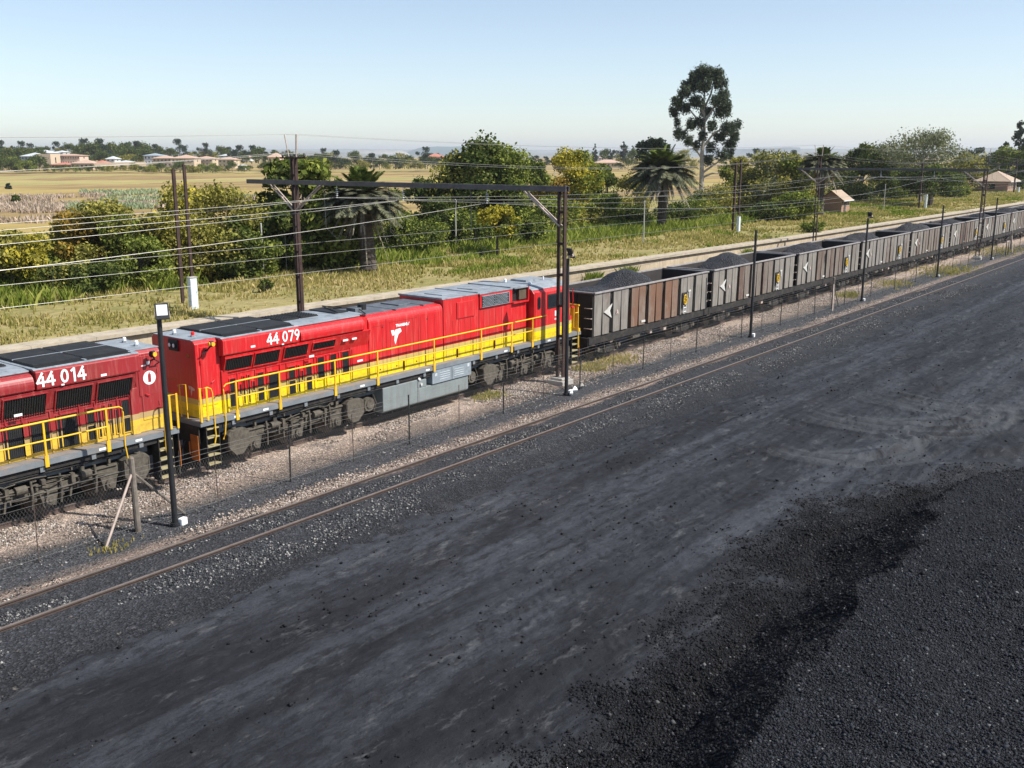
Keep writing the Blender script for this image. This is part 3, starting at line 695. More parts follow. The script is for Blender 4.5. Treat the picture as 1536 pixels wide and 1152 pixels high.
    # -- mid hood with rounded shoulders
    def hoodprof(r, top, hw=HW):
        p = [(-hw, 1.62)]
        p += [(-hw+r-r*cos(t), top-r+r*sin(t)) for t in [k/6*pi/2 for k in range(7)]]
        p += [(-y, z) for y, z in p[::-1]]
        return p
    mb = MB(); mb.prism(hoodprof(.26, 3.76, HW+.04), 6.74, 10.45)
    mb.m = 1
    for s in (-1, 1):
        y = s*(HW+.04)
        for x in np.arange(6.98, 10.4, .38): mb.box(x, x+.008, y-s*.002, y+s*.004, 1.72, 3.42)
        for x in (7.55, 9.15): mb.box(x, x+.012, y-s*.002, y+s*.005, 1.64, 3.55)
        mb.box(6.9, 7.5, y-s*.002, y+s*.004, 3.36, 3.366); mb.box(7.7, 9.1, y-s*.002, y+s*.004, 3.42, 3.426)
        for x in (7.35, 9.6, 8.6): mb.box(x, x+.05, y-s*.002, y+s*.012, 3.28, 3.33)
        for x in (7.2, 8.0, 9.0, 9.9): mb.box(x, x+.04, y-s*.002, y+s*.012, 1.84, 1.88)
        for x in (8.35, 11.2, 13.4): mb.box(x, x+.02, y-s*.002, y+s*.06, 1.66, 1.98)
    B(mb, 'engine_hood', [liv, 'seam'])
    mb = MB(); mb.box(6.74, 10.45, -.78, .78, 3.75, 3.785)
    for x in (6.76, 8.2, 9.6): mb.box(x, x+.06, -.95, .95, 3.77, 3.80)
    mb.box(7.0, 7.3, -.2, .25, 3.78, 3.90); mb.box(8.9, 9.5, -.4, .5, 3.78, 3.83)
    B(mb, 'engine_roof', M('roof_sooty', (.09, .10, .115), .55, 0, .3, 1.5, (.25, .27, .29), .5), bevel=.01)
    mb = MB(); mb.tube([(7.55, .05, 3.78), (7.55, .05, 3.98)], .16, 12); mb.tube([(6.9, -.8, 3.80), (7.3, .0, 3.87), (6.9, .8, 3.83)], .018); B(mb, 'exhaust_stack', 'black')
    # -- generator hood, square shouldered, with raised panel
    mb = MB(); mb.prism([(-HW-.04, 1.62), (HW+.04, 1.62), (HW+.04, 3.88), (-HW-.04, 3.88)], 10.5, 12.50)
    mb.prism([(-HW-.04, 1.62), (HW+.04, 1.62), (HW+.04, 3.30), (HW+.10, 3.34), (HW+.10, 3.86), (-HW-.10, 3.86), (-HW-.10, 3.34), (-HW-.04, 3.30)], 12.52, 14.5)
    ghood = mb
    for s in (-1, 1):
        mb = MB(); mb.box(11.22, 12.25, s*(HW+.04), s*(HW+.075), 3.10, 3.70); B(mb, 'raised_panel', liv, bevel=.01)
    mb = ghood; mb.m = 1
    for s in (-1, 1):
        y = s*(HW+.04)
        for x in (10.62, 11.0, 11.33, 11.68, 12.02, 12.35, 12.8, 13.15, 13.5, 13.9, 14.25): mb.box(x, x+.008, y-s*.002, y+s*.004, 1.72, 3.05 if x < 12.5 else 3.22)
        mb.box(12.497, 12.525, y-s*.01, y+s*.004, 1.62, 3.86)
    B(mb, 'generator_hood', [liv, 'seam'])
    mb = MB(); mb.box(10.44, 12.52, -HW-.05, HW+.05, 3.882, 3.92); mb.box(12.48, 14.52, -HW-.12, HW+.12, 3.862, 3.91); mb.box(14.5, 15.6, -1.1, 1.1, 3.90, 3.94)
    for x in (10.42, 12.46, 14.46): mb.box(x, x+.07, -1.1, 1.1, 3.90, 3.955)
    mb.box(11.1, 11.9, -.5, .4, 3.92, 3.95); mb.box(13.1, 13.8, -.3, .5, 3.91, 3.94)
    B(mb, 'generator_roof', 'roof_grey', bevel=.01)
    for s in (-1, 1):
        for x0, x1 in ((12.62, 13.42), (13.46, 14.26)):
            mb = MB(); y = s*(HW+.10); mb.m = 0; mb.box(x0, x1, y, y+s*.01, 3.38, 3.78); mb.m = 1
            for k, z in enumerate(np.arange(3.41, 3.77, .05)):
                for x in np.arange(x0+.02+(k % 2)*.05, x1-.1, .11): mb.box(x, x+.085, y+s*.01, y+s*.028, z, z+.022)
            mb.box(x0-.02, x1+.02, y, y+s*.03, 3.36, 3.38); mb.box(x0-.02, x1+.02, y, y+s*.03, 3.78, 3.80); mb.box(x1, x1+.03, y, y+s*.03, 3.38, 3.78)
            B(mb, 'intake_grille', ['black', 'case_grey'])
        # inertial filter recess
        mb = MB(); y = s*(HW+.0); mb.m = 0; mb.box(14.52, 15.55, s*.6, y, 1.62, 3.30)
        mb.box(14.55, 15.55, s*.6, s*(HW+.14), 3.28, 3.34); mb.box(15.50, 15.56, s*.6, s*(HW+.14), 3.34, 3.90); mb.m = 1; mb.box(14.55, 15.5, s*.6, y-s*.05, 3.34, 3.86)
        mb.m = 2; mb.box(15.0, 15.46, y-s*.05, y+s*.06, 3.40, 3.84); mb.m = 3; mb.box(14.6, 15.56, y+s*.0, y+s*.14, 3.86, 3.90)
        B(mb, 'filter_housing', [liv, 'black', M('filter_brown', (.09, .065, .04), .8), 'roof_grey'])
    # -- cab
    CW = 1.37
    mb = MB(); pr = [(-CW, 1.62), (CW, 1.62), (CW, 3.56), (CW-.10, 3.68), (.7, 3.86), (-.7, 3.86), (-CW+.10, 3.68), (-CW, 3.56)]
    mb.prism(pr, 15.66, 17.95)
    # front wall leaning back above the nose
    n = len(pr); fr = [(18.28 if z < 2.8 else 18.28-(z-2.8)*.16, y, z) for y, z in pr]; back = [(17.95, y, z) for y, z in pr]
    mb.add(back+fr, [tuple(range(n-1, -1, -1)), tuple(range(n, 2*n))]+[(i, (i+1) % n, n+(i+1) % n, n+i) for i in range(n)])
    mb.box(18.2, 18.42, -CW+.05, CW-.05, 1.62, 2.35)
    cab = B(mb, 'cab', liv, bevel=.02)
    mb = MB(); mb.prism([(-CW+.08, 3.70), (-.7, 3.875), (.7, 3.875), (CW-.08, 3.70), (CW-.12, 3.74), (.7, 3.90), (-.7, 3.90), (-CW+.12, 3.74)], 15.62, 18.2)
    mb.box(16.4, 17.3, -.4, .4, 3.90, 3.98)
    B(mb, 'cab_roof', 'roof_grey', cab)
    for ap, ar in (((16.2, -.75, 3.80), .07), ((15.9, .3, 3.88), .06), ((17.6, -.4, 3.88), .03)):
        mb = MB(); ap = Vector(ap); mb.tube([ap, ap+Vector((0, 0, .13)), ap+Vector((0, 0, .16))], [ar, ar, ar*.5], 10); B(mb, 'antenna', 'lamp_white', cab)
    for s in (-1, 1):
        y = s*CW
        mb = MB(); mb.m = 0; mb.box(16.58, 18.05, y, y+s*.025, 2.86, 3.45); mb.m = 1; mb.box(16.63, 17.3, y+s*.025, y+s*.03, 2.91, 3.40); mb.box(17.34, 18.0, y+s*.025, y+s*.03, 2.91, 3.40)
        B(mb, 'cab_window', ['black', 'glass_dark'], cab, bevel=.01)
        mb = MB(); mb.box(15.72, 16.28, y-s*.01, y+s*.015, 1.74, 3.60); dr = B(mb, 'cab_door', liv, cab)
        mb = MB(); mb.m = 0
        o8 = [(15.87, 2.98), (15.92, 2.92), (16.02, 2.92), (16.07, 2.98), (16.07, 3.34), (16.02, 3.42), (15.92, 3.42), (15.87, 3.34)]
        mb.prism(o8, y+s*.015, y+s*.035, 'y'); mb.m = 1; mb.prism([(15.97+(a-15.97)*.7, 3.17+(b-3.17)*.85) for a, b in o8], y+s*.035, y+s*.04, 'y')
        B(mb, 'door_window', ['black', 'glass_dark'], dr)
        mb = MB(); mb.box(17.1, 17.42, y, y+s*.006, 2.50, 2.72); mb.box(17.1, 17.18, y+s*.006, y+s*.008, 2.50, 2.72); B(mb, 'unit_emblem', 'white_paint', cab)
        mb = MB(); mb.tube([(18.34, s*(CW+.03), 3.52), (18.36, s*(CW+.05), 3.0), (18.34, s*(CW+.02), 2.8)], .02); mb.m = 0; mb.box(18.25, 18.45, y-s*.02, y+s*.08, 2.7, 2.76)
        B(mb, 'grab_rail', liv, cab)
    mb = MB(); mb.m = 0
    for y0, y1 in ((-1.15, -.1), (.1, 1.15)):
        a = [(18.285-(z-2.8)*.16+.01, y, z) for y, z in ((y0, 2.95), (y1, 2.95), (y1, 3.45), (y0, 3.45))]; mb.add(a+[(x-.03, y, z) for x, y, z in a], [(0,1,2,3), (0,4,5,1), (1,5,6,2), (2,6,7,3), (3,7,4,0)])
    B(mb, 'windscreen', 'glass_dark', cab)
    # -- lettering and emblem
    sgn = -1 if flip else 1
    def put(o):   # text meshes are drawn upright in world axes; place them on the near side
        return o
    yb = -(HB+.006)
    if not faded:
        digits(number, .325, 'white_paint', root, (2.34, yb-.003, 3.46)); digits(number, .325, 'white_paint', root, (3.56, -yb+.003, 3.46), 1)
        text('fleet_number', number.replace(' ', ''), .13, 'white_paint', root, (17.08, -CW-.004, 2.33), (pi/2, 0, 0), .002, .003)
        text('fleet_number', number, .12, M('pale_red', (.6, .25, .22), .6), root, (-.004, -.05, 2.42), (pi/2, 0, -pi/2), .002, .002)
        text('lettering', 'TRANSNET', .135, 'white_paint', root, (8.02, -HW-.046, 3.22), (pi/2, 0, 0), .002, .006, 1.0)
        em = [(7.78, -HW-.046, 3.0, .55, 'white_paint', 'side')]
        def emblem(parts, name, mat_):
            mb = MB()
            for poly in parts: mb.add(poly, [tuple(range(len(poly)))])
            return mb.build(name, mat_, root)
        def em_side(x, z, s, y):
            f = lambda pts: [(x+a*s, y, z+b*s) for a, b in pts]
            return [f([(0, 1), (.30, .97), (.36, .72), (.18, .60), (.10, .66)]), f([(.40, .98), (.90, 1.04), (1.0, .80), (.70, .66), (.52, .30), (.40, 0), (.30, .28), (.33, .62)])]
        emblem(em_side(7.78, 2.62, .52, -HW-.047), 'emblem', 'white_paint')
        f = lambda pts: [(-.006, -.62-a*.30, 2.24+b*.30) for a, b in pts]
        emblem([f([(0, 1), (.42, 1), (.30, .62), (.16, .66)]), f([(.46, 1), (1.05, .78), (.98, .60), (.66, .62), (.42, 0), (.36, .45)])], 'emblem', M('emblem_grey', (.62, .45, .42), .6))
    else:
        digits(number, .34, 'white_paint', root, (-3.60, yb-.003, 3.44)); digits(number, .34, 'white_paint', root, (-2.36, -yb+.003, 3.44), 1)
        # extinguisher cupboard and its round sign
        mb = MB(); mb.box(.14, .72, -HW-.02, -HW, 2.62, 3.72); B(mb, 'equipment_case', liv, bevel=.008)
        mb = MB(); c = (.40, 3.1); mb.m = 0; mb.tube([(c[0], -HW-.02, c[1]), (c[0], -HW-.028, c[1])], .19, 24); mb.m = 1
        mb.box(c[0]-.045, c[0]+.045, -HW-.032, -HW-.028, 2.98, 3.20); mb.box(c[0]-.02, c[0]+.02, -HW-.032, -HW-.028, 3.20, 3.25)
        mb.m = 0; mb.box(.36, .45, -HW-.026, -HW-.02, 3.46, 3.56); mb.box(.48, .62, -HW-.026, -HW-.02, 3.44, 3.47)
        B(mb, 'extinguisher_sign', ['white_paint', liv])
    # -- handrails
    pst = [1.06, 2.65, 4.9, 6.81, 9.63, 12.28, 14.16, 15.53] if not faded else [1.93, 3.60, 6.0, 8.5, 11.0, 13.4, 15.5]
    for s in (-1, 1):
        mb = MB(); y = s*1.40
        for x in pst:
            mb.bar((x, y, 1.42), (x, y, 2.60), .05, .035, up=(0, 1, 0)); mb.bar((x, y, 1.42), (x, y, 1.72), .10, .03, up=(0, 1, 0))
        mb.tube([(pst[0], y, 2.58), (pst[-1]+.95 if not faded else pst[-1], y, 2.60)], .026, 8); mb.tube([(pst[0], y, 2.10), (pst[-1], y, 2.10)], .022, 8)
        xl = .62 if not faded else 1.45
        mb.tube([(pst[0], y, 2.58), (xl+.1, y, 2.56), (xl+.02, y, 2.50), (xl, y, 2.4), (xl+.02, y, 1.5), (xl-.03, y, 1.1), (xl-.09, y*.99, .95)], .02, 8)
        mb.tube([(.22, y, .9), (.27, y, 1.1), (.24, y, 2.4), (.2, y, 2.52), (.08, y, 2.58), (-.16, y, 2.58), (-.18, y, 1.62)], .02, 8)
        mb.bar((-.17, y, 1.6), (-.17, y, 2.6), .06, .03, up=(0, 1, 0)); mb.bar((.05, y, 1.62), (.05, y, 2.58), .06, .02, up=(0, 1, 0))
        # gate by the coupling and cab end
        mb.tube([(-.18, s*.45, 1.62), (-.18, s*.45, 2.58), (-.18, s*.75, 2.62), (-.18, s*.75, 1.62)], .02, 8)
        mb.tube([(18.55, y, 2.45), (18.75, y, 2.45), (18.80, y, 2.35), (18.80, y, .9)], .02, 8)
        B(mb, 'handrail', 'rail_yellow')
        mb = MB()
        for k in range(3): mb.box(18.92, 18.97, s*(.72+k*.22), s*(.86+k*.22), 1.64, 2.76)
        mb.box(18.90, 18.99, s*.66, s*1.38, 1.60, 1.74); mb.box(18.90, 18.99, s*.68, s*1.34, 2.70, 2.76)
        mb.tube([(18.99, s*1.3, 1.6), (19.0, s*1.3, .9)], .02)
        B(mb, 'end_gate', 'rail_yellow')
        # steps
        for x0, x1 in ((0.02, .42), (18.45, 18.85)):
            mb = MB()
            for k in range(5):
                z = .26+k*.265; mb.m = 0; mb.box(x0, x1, s*(1.10+k*.015), s*1.36, z, z+.035)
                mb.m = 1; mb.box(x0, x1, s*1.06, s*1.09, z, z+.2)
            mb.m = 1; mb.box(x0-.03, x0-.005, s*1.0, s*1.34, .2, 1.46); mb.box(x1+.005, x1+.03, s*1.0, s*1.34, .2, 1.46)
            B(mb, 'steps', [M('step_tread', (.36, .31, .17), .7, 0, .25, 6, (.1, .08, .05), .7), 'under_dark'])
    # -- pilot plates, couplers
    for x, d in ((-.2, -1), (19.05, 1)):
        mb = MB(); mb.box(x, x+d*.03, -1.3, 1.3, .95, 1.46); mb.box(x, x+d*.04, -1.25, -.5, .22, .95); mb.box(x, x+d*.04, .5, 1.25, .22, .95); B(mb, 'pilot_frame', 'under_dark'); mb = MB(); mb.box(x+d*.04, x+d*.06, -1.28, -.92, .45, 1.2); mb.box(x+d*.04, x+d*.06, .92, 1.28, .45, 1.2)
        mb.tube([(x+d*.06, -.95, .6), (x+d*.12, -.95, .62), (x+d*.12, -.95, 1.0)], .02)
        B(mb, 'pilot_plate', 'orange_grime')
        mb = MB(); mb.box(x, x+d*.45, -.14, .14, .62, .92); mb.box(x+d*.35, x+d*.66, -.2, .16, .58, .96); mb.box(x+d*.02, x+d*.2, -.3, .3, .55, 1.0)
        B(mb, 'coupler', 'under_dark', bevel=.02)
        mb = MB()
        for y in (-.62, -.38, .4, .65): mb.tube([(x, y, .95), (x+d*.22, y, .7), (x+d*.36, y*.8, .55), (x+d*.5, y*.6, .62)], .028)
        B(mb, 'brake_hose', 'black')
    # -- fuel tank, battery box
    mb = MB(); tp = [(-1.12, .40), (1.12, .40), (1.28, .55), (1.30, 1.2), (-1.30, 1.2), (-1.28, .55)]
    mb.prism([(-1.31, .42), (-1.25, .36), (1.25, .36), (1.31, .42), (1.31, 1.24), (-1.31, 1.24)], 7.1, 8.82)
    mb.prism([(-1.31, .42), (-1.25, .36), (1.25, .36), (1.31, .42), (1.31, .92), (-1.31, .92)], 8.82, 11.6)
    mb.box(8.83, 9.3, -1.31, -1.1, .92, 1.2); mb.box(8.83, 9.3, 1.1, 1.31, .92, 1.2)
    tk = B(mb, 'fuel_tank', 'tank_grey', bevel=.02)
    for s in (-1, 1):
        mb = MB(); mb.tube([(8.92, s*1.27, 1.22), (8.92, s*1.33, 1.26)], .06, 10); mb.tube([(9.0, s*1.31, 1.05), (9.0, s*1.36, 1.05)], .05, 10); B(mb, 'filler_cap', 'insulator', tk)
        mb = MB(); mb.m = 0; mb.box(9.56, 11.72, s*.9, s*1.36, .95, 1.44); mb.m = 1
        for k in range(4): mb.box(9.95, 10.5, s*1.36, s*1.372, 1.06+k*.08, 1.075+k*.08); mb.box(10.75, 11.3, s*1.36, s*1.372, 1.06+k*.08, 1.075+k*.08)
        mb.box(9.7, 9.82, s*1.36, s*1.366, 1.22, 1.32); mb.box(11.5, 11.62, s*1.36, s*1.366, 1.28, 1.4)
        mb.m = 2; mb.box(10.62, 10.64, s*1.36, s*1.366, .96, 1.43)
        B(mb, 'battery_box', ['case_grey', M('louvre_light', (.5, .54, .56), .5), 'black'], bevel=.008)
        for x, r in ((6.55, .24), (11.95, .22)):
            mb = MB(); mb.tube([(x, s*.55, .78), (x, s*1.22, .78)], r, 14); mb.tube([(x, s*1.22, .78), (x, s*1.25, .78)], r*.6, 12)
            mb.tube([(x+.2, s*1.2, .5), (x+.28, s*1.25, .8), (x+.2, s*1.2, 1.08)], .02); B(mb, 'air_reservoir', 'under_grime')
        for x0, x1 in ((.74, 1.50), (5.42, 6.20), (12.5, 13.28), (17.6, 18.3)):
            mb = MB(); c = (x0+x1)/2
            mb.prism([(x0, .62), (c-.12, .34), (c+.12, .34), (x1, .58), (x1, 1.02), (x1-.12, 1.10), (x0+.12, 1.12), (x0, 1.0)], s*1.0, s*1.32, 'y')
            mb.tube([(c-.1, s*1.18, 1.10), (c-.1, s*1.18, 1.17)], .09, 10); mb.tube([(c, s*1.15, .35), (c+.03, s*1.12, .15)], .03)
            mb.box(x0+.02, x0+.05, s*1.32, s*1.335, .6, 1.0)
            B(mb, 'sandbox', 'under_grime', bevel=.012)
    # -- bogies
    for bx in (3.5, 15.35):
        mb = MB()
        for s in (-1, 1):
            y0, y1 = s*.98, s*1.12
            fr = [(bx-2.05, .78), (bx-1.9, .62), (bx-1.45, .70), (bx-.6, .62), (bx, .66), (bx+.6, .62), (bx+1.45, .70), (bx+1.9, .62), (bx+2.05, .78), (bx+1.95, .98), (bx+.9, .98), (bx+.5, .86), (bx-.5, .86), (bx-.9, .98), (bx-1.95, .98)]
            mb.prism(fr, y0, y1, 'y')
            mb.box(bx-2.0, bx+2.0, s*1.12, s*1.15, .70, .74); mb.box(bx-1.9, bx+1.9, s*1.05, s*1.17, .93, .96)
        mb.box(bx-2.0, bx-1.85, -1, 1, .6, .8); mb.box(bx+1.85, bx+2.0, -1, 1, .6, .8); mb.box(bx-.8, bx-.6, -1, 1, .55, .85); mb.box(bx+.6, bx+.8, -1, 1, .55, .85)
        bg_ = B(mb, 'bogie', 'under_grime', bevel=.01)
        for ax in (bx-1.65, bx, bx+1.65):
            mb = MB()
            for s in (-1, 1):
                mb.tube([(ax, s*.50, .46), (ax, s*.53, .46), (ax, s*.55, .46), (ax, s*.63, .46)], [.49, .49, .46, .45], 26); mb.tube([(ax, s*.63, .46), (ax, s*.66, .46)], .2, 14)
            mb.tube([(ax, -.95, .46), (ax, .95, .46)], .09, 10)
            B(mb, 'wheelset', 'wheel_steel', bg_)
            for s in (-1, 1):
                mb = MB(); mb.prism([(ax-.26, .72), (ax-.16, .30), (ax+.16, .30), (ax+.26, .72)], s*.98, s*1.13, 'y'); mb.tube([(ax, s*1.13, .48), (ax, s*1.20, .48)], .13, 14); mb.tube([(ax, s*1.20, .48), (ax, s*1.22, .48)], .07, 8)
                B(mb, 'axle_box', 'under_grime', bg_, bevel=.01)
                for dx in (-.36, .36):
                    mb = MB()
                    for k in range(6): mb.tube([(ax+dx, s*1.04, .50+k*.045), (ax+dx, s*1.04, .525+k*.045)], .075, 10)
                    B(mb, 'spring', 'under_grime', bg_)
        for s in (-1, 1):
            mb = MB(); rr = random.Random(int(bx*10)+s)
            for ax in (bx-.85, bx+.85):
                mb.tube([(ax-.26, s*1.18, .92), (ax+.02, s*1.18, .92)], .11, 12); mb.tube([(ax+.02, s*1.18, .92), (ax+.22, s*1.18, .92)], .03, 6)
                mb.box(ax+.18, ax+.28, s*1.10, s*1.24, .80, 1.04); mb.bar((ax+.23, s*1.17, .98), (ax+.3, s*1.1, .42), .07, .05); mb.box(ax+.25, ax+.38, s*.5, s*.68, .25, .6)
            for k in range(20):
                x = bx+rr.uniform(-1.95, 1.95); z = rr.uniform(.55, 1.22); w = rr.uniform(.03, .12)
                mb.box(x, x+w, s*1.1, s*rr.uniform(1.16, 1.27), z, z+rr.uniform(.04, .14))
            for k in range(7):
                x = bx+rr.uniform(-1.9, .9); z = rr.uniform(.7, 1.2)
                mb.tube([(x, s*1.2, z), (x+.3, s*1.25, z+rr.uniform(-.1, .1)), (x+rr.uniform(.5, 1.0), s*1.2, z+rr.uniform(-.15, .15))], .016, 5)
            for x in (bx-1.25, bx-.3, bx+.45, bx+1.3): mb.tube([(x, s*1.16, 1.1), (x, s*1.2, .75), (x+.02, s*1.16, .35)], .035, 8)
            B(mb, 'brake_gear', 'under_grime', bg_)
    return root
loco('44 079', 16.42, False, LIV, 'bright red and yellow diesel locomotive numbered 44 079, coupled ahead of the first coal wagon', False)
loco('44 014', 15.32, True, LIV2, 'faded red diesel locomotive numbered 44 014, cut off by the left edge of the photo', True)

# ================================================================== COAL WAGONS
WL = 10.72
def make_wagon():
    r = empty('coal_wagon', (0, TRAIN_Y, 0))
    YT, YB = 1.39, 1.36; z0, z1 = 1.20, 3.10
    # recessed side sheets, leaning in towards the floor
    mb = MB()
    for s in (-1, 1):
        a = [(0, s*1.34, z1), (WL, s*1.34, z1), (WL, s*1.02, z0), (0, s*1.02, z0)]; b = [(x, y-s*.03, z) for x, y, z in a]
        mb.add(a+b, [(0,1,2,3), (7,6,5,4), (0,4,5,1), (1,5,6,2), (2,6,7,3), (3,7,4,0)])
    mb.box(.02, WL-.02, -1.0, 1.0, z0-.02, z0+.03)
    mb.build('side_sheet', 'wagon_dark', r)  # near-black sheet: shade in the slots between the plates is put into its colour
    # pairs of plates standing proud, deeper towards the floor
    for s in (-1, 1):
        x = .02
        for k in range(7):
            w = (WL-.04-6*.30)/7
            for (a, b, o, inset) in ((x, x+w*.5, 0, 0), (x+w*.5+.02, x+w, .022, 0)):
                mb = MB(); yt, yb = s*(YT-.02+o*.3), s*(YB-.0+o)
                lean = .07
                V = [(a, s*1.33, z1-.02), (b, s*1.33, z1-.02), (b, yt, z1-.02), (a, yt, z1-.02), (a+lean*.0, s*1.09, z0), (b-lean, s*1.09, z0), (b-lean, yb, z0), (a+lean*.0, yb, z0)]
                mb.add(V, [(3,2,1,0), (4,5,6,7), (0,4,7,3), (2,6,5,1), (3,7,6,2), (0,1,5,4)])
                mb.build('side_plate', 'wagon_rusty' if 2 <= k <= 4 else 'wagon_side', r, bevel=.008)
            x += w+.30
    # ends
    mb = MB()
    for x, d in ((0, 1), (WL, -1)):
        mb = MB(); mb.box(x, x+d*.04, -1.33, 1.33, z0, z1-.03)
        for y in (-1.32, -.45, .45, 1.26): mb.box(x-d*.06, x, y, y+.06, z0-.1, z1-.05)
        mb.box(x-d*.05, x, -1.3, 1.3, 2.0, 2.08); mb.build('end_wall', 'wagon_dark', r)
    mb = MB()
    for s in (-1, 1): mb.box(-.03, WL+.03, s*1.30, s*1.43, z1-.02, z1+.05)
    mb.box(-.05, .05, -1.30, 1.30, z1-.018, z1+.048); mb.box(WL-.05, WL+.05, -1.30, 1.30, z1-.018, z1+.048)
    mb.build('top_rim', 'wagon_rim', r, bevel=.012)
    mb = MB()
    for x, d in ((0, -1), (WL, 1)):
        for z in (1.55, 2.0, 2.45): 
            mb = MB(); mb.tube([(x+d*.06, -1.30, z), (x+d*.16, -1.30, z), (x+d*.16, -.95, z), (x+d*.06, -.95, z)], .018, 5); mb.build('grab_iron', 'mast_light', r)
    # underframe
    mb = MB()
    for s in (-1, 1): mb.box(-.3, WL+.3, s*1.18, s*1.32, .84, 1.17)
    mb.box(-.3, WL+.3, -.35, .35, .78, 1.1)
    for x in np.arange(-.3, WL+.35, 1.0): mb.box(x-.04, x+.04, -1.2, 1.2, .86, 1.15)
    mb.box(-.34, -.24, -1.28, 1.28, .72, 1.16); mb.box(WL+.24, WL+.34, -1.28, 1.28, .72, 1.16)
    mb.build('underframe', 'under_dark', r)
    for x, d in ((-.3, -1), (WL+.3, 1)):
        mb = MB(); mb.box(x, x+d*.2, -.12, .12, .66, .92); mb.box(x+d*.1, x+d*.27, -.18, .14, .62, .96); mb.build('coupler', 'under_dark', r)
    # bogies
    for bx in (1.75, WL-1.75):
        mb = MB()
        for s in (-1, 1):
            mb.prism([(bx-1.05, .36), (bx-.8, .34), (bx-.35, .22), (bx+.35, .22), (bx+.8, .34), (bx+1.05, .36), (bx+1.05, .54), (bx+.75, .56), (bx+.3, .74), (bx-.3, .74), (bx-.75, .56), (bx-1.05, .54)], s*.90, s*1.02, 'y')
            mb.box(bx-.26, bx+.26, s*1.02, s*1.06, .34, .62)
        mb.box(bx-.2, bx+.2, -1.0, 1.0, .5, .8)
        b = mb.build('bogie', 'under_dark', r)
        for ax in (bx-.88, bx+.88):
            mb = MB()
            for s in (-1, 1): mb.tube([(ax, s*.5, .42), (ax, s*.53, .42), (ax, s*.55, .42), (ax, s*.63, .42)], [.45, .45, .42, .41], 20)
            mb.tube([(ax, -1.0, .42), (ax, 1.0, .42)], .07, 8); mb.build('wheelset', 'wheel_steel', b)
        mb = MB()
        for s in (-1, 1):
            for dx in (-.13, .0, .13):
                for k in range(5): mb.tube([(bx+dx, s*1.0, .30+k*.05), (bx+dx, s*1.0, .33+k*.05)], .055, 8)
            for ax in (bx-.88, bx+.88): mb.tube([(ax, s*1.02, .45), (ax, s*1.09, .45)], .10, 10)
            mb.bar((bx-.5, s*1.08, .85), (bx-.35, s*1.08, .25), .05, .05); mb.bar((bx+.45, s*1.08, .8), (bx+.7, s*1.08, .3), .06, .04)
        mb.build('spring', 'under_grime', b)
    mb = MB(); mb.tube([(3.55, -1.05, .68), (3.6, -1.05, .68), (4.25, -1.05, .68), (4.3, -1.05, .68)], [.1, .17, .17, .1], 14); mb.tube([(3.5, -1.05, .80), (3.7, -1.05, .86)], .05)
    mb.build('brake_cylinder', 'under_grime', r)
    mb = MB(); mb.tube([(4.4, -1.0, .68), (9.0, -1.0, .60)], .025, 6); mb.build('brake_rigging', 'under_grime', r)
    for bb in ((5.2, 5.4, -1.2, -1.0, .62, .82), (6.5, 6.75, -1.22, -1.0, .60, .76), (6.6, 6.75, -1.22, -1.1, .80, .92), (1.6, 1.8, -1.22, -1.1, .7, .8)):
        mb = MB(); mb.box(*bb); mb.build('valve_box', 'mast_light', r)
    # handbrake wheel and ladder on the near side
    mb = MB(); c = Vector((8.18, -1.47, 1.95))
    mb.tube([c+Vector((.17*cos(t), 0, .24*sin(t))) for t in [k*2*pi/16 for k in range(17)]], .025, 6)
    for k in range(3): t = k*pi/3+.3; mb.bar(c-Vector((.17*cos(t), 0, .24*sin(t))), c+Vector((.17*cos(t), 0, .24*sin(t))), .035, .02, up=(0, 1, 0))
    mb.tube([c+Vector((0, -.01, 0)), c+Vector((0, .12, 0))], .08, 10)
    mb.build('handbrake_wheel', 'wagon_yellow', r)
    mb = MB(); mb.box(7.95, 8.4, -1.42, -1.39, 1.55, 2.3)
    mb.build('brake_bracket', 'wagon_dark', r)
    mb = MB()
    for x in (8.03, 8.28): mb.bar((x, -1.46, 1.25), (x, -1.46, 1.68), .03, .03)
    mb.bar((8.0, -1.46, 1.35), (8.3, -1.46, 1.35), .03); mb.bar((8.0, -1.46, 1.55), (8.3, -1.46, 1.55), .03)
    mb.build('ladder', 'white_paint', r)
    # painted arrow emblem, plates and stencils
    mb = MB(); y = -1.425
    mb.prism([(.74, 2.20), (1.40, 2.52), (1.20, 2.22), (1.36, 1.88)], y-.004, y+.03, 'y'); mb.build('arrow_emblem', 'arrow_white', r)
    mb = MB(); mb.box(4.0, 4.35, -1.42, -1.40, 1.32, 1.42)
    mb.box(8.55, 8.82, -1.42, -1.398, 2.30, 2.38); mb.box(8.66, 8.74, -1.42, -1.398, 2.0, 2.30); mb.build('stencil', 'arrow_white', r)
    text('stencil', 'A', .3, 'emblem_grey' if 'emblem_grey' in MATS else 'white_paint', r, (1.75, -1.425, 2.0), (pi/2, 0, 0), .004, .0)
    for ch in list(r.children_recursive): pass
    return r
POS = [36.50+i*11.36 for i in range(9)]
WLAB = ['grey coal wagon with the rustiest side panels, coupled directly behind the locomotive',
        'second coal wagon behind the locomotive, crossed by a plain black pole',
        'third coal wagon behind the locomotive, beside the small braced fence post',
        'fourth coal wagon behind the locomotive, just past the lamp pole with a white floodlight',
        'fifth coal wagon behind the locomotive, crossed by a plain black pole at its right end',
        'sixth coal wagon behind the locomotive, partly hidden by the second portal mast',
        'seventh coal wagon behind the locomotive, right of the second portal mast',
        'eighth coal wagon behind the locomotive, its arrow close to the right edge of the photo',
        'last coal wagon in view, cut off by the right edge of the photo']
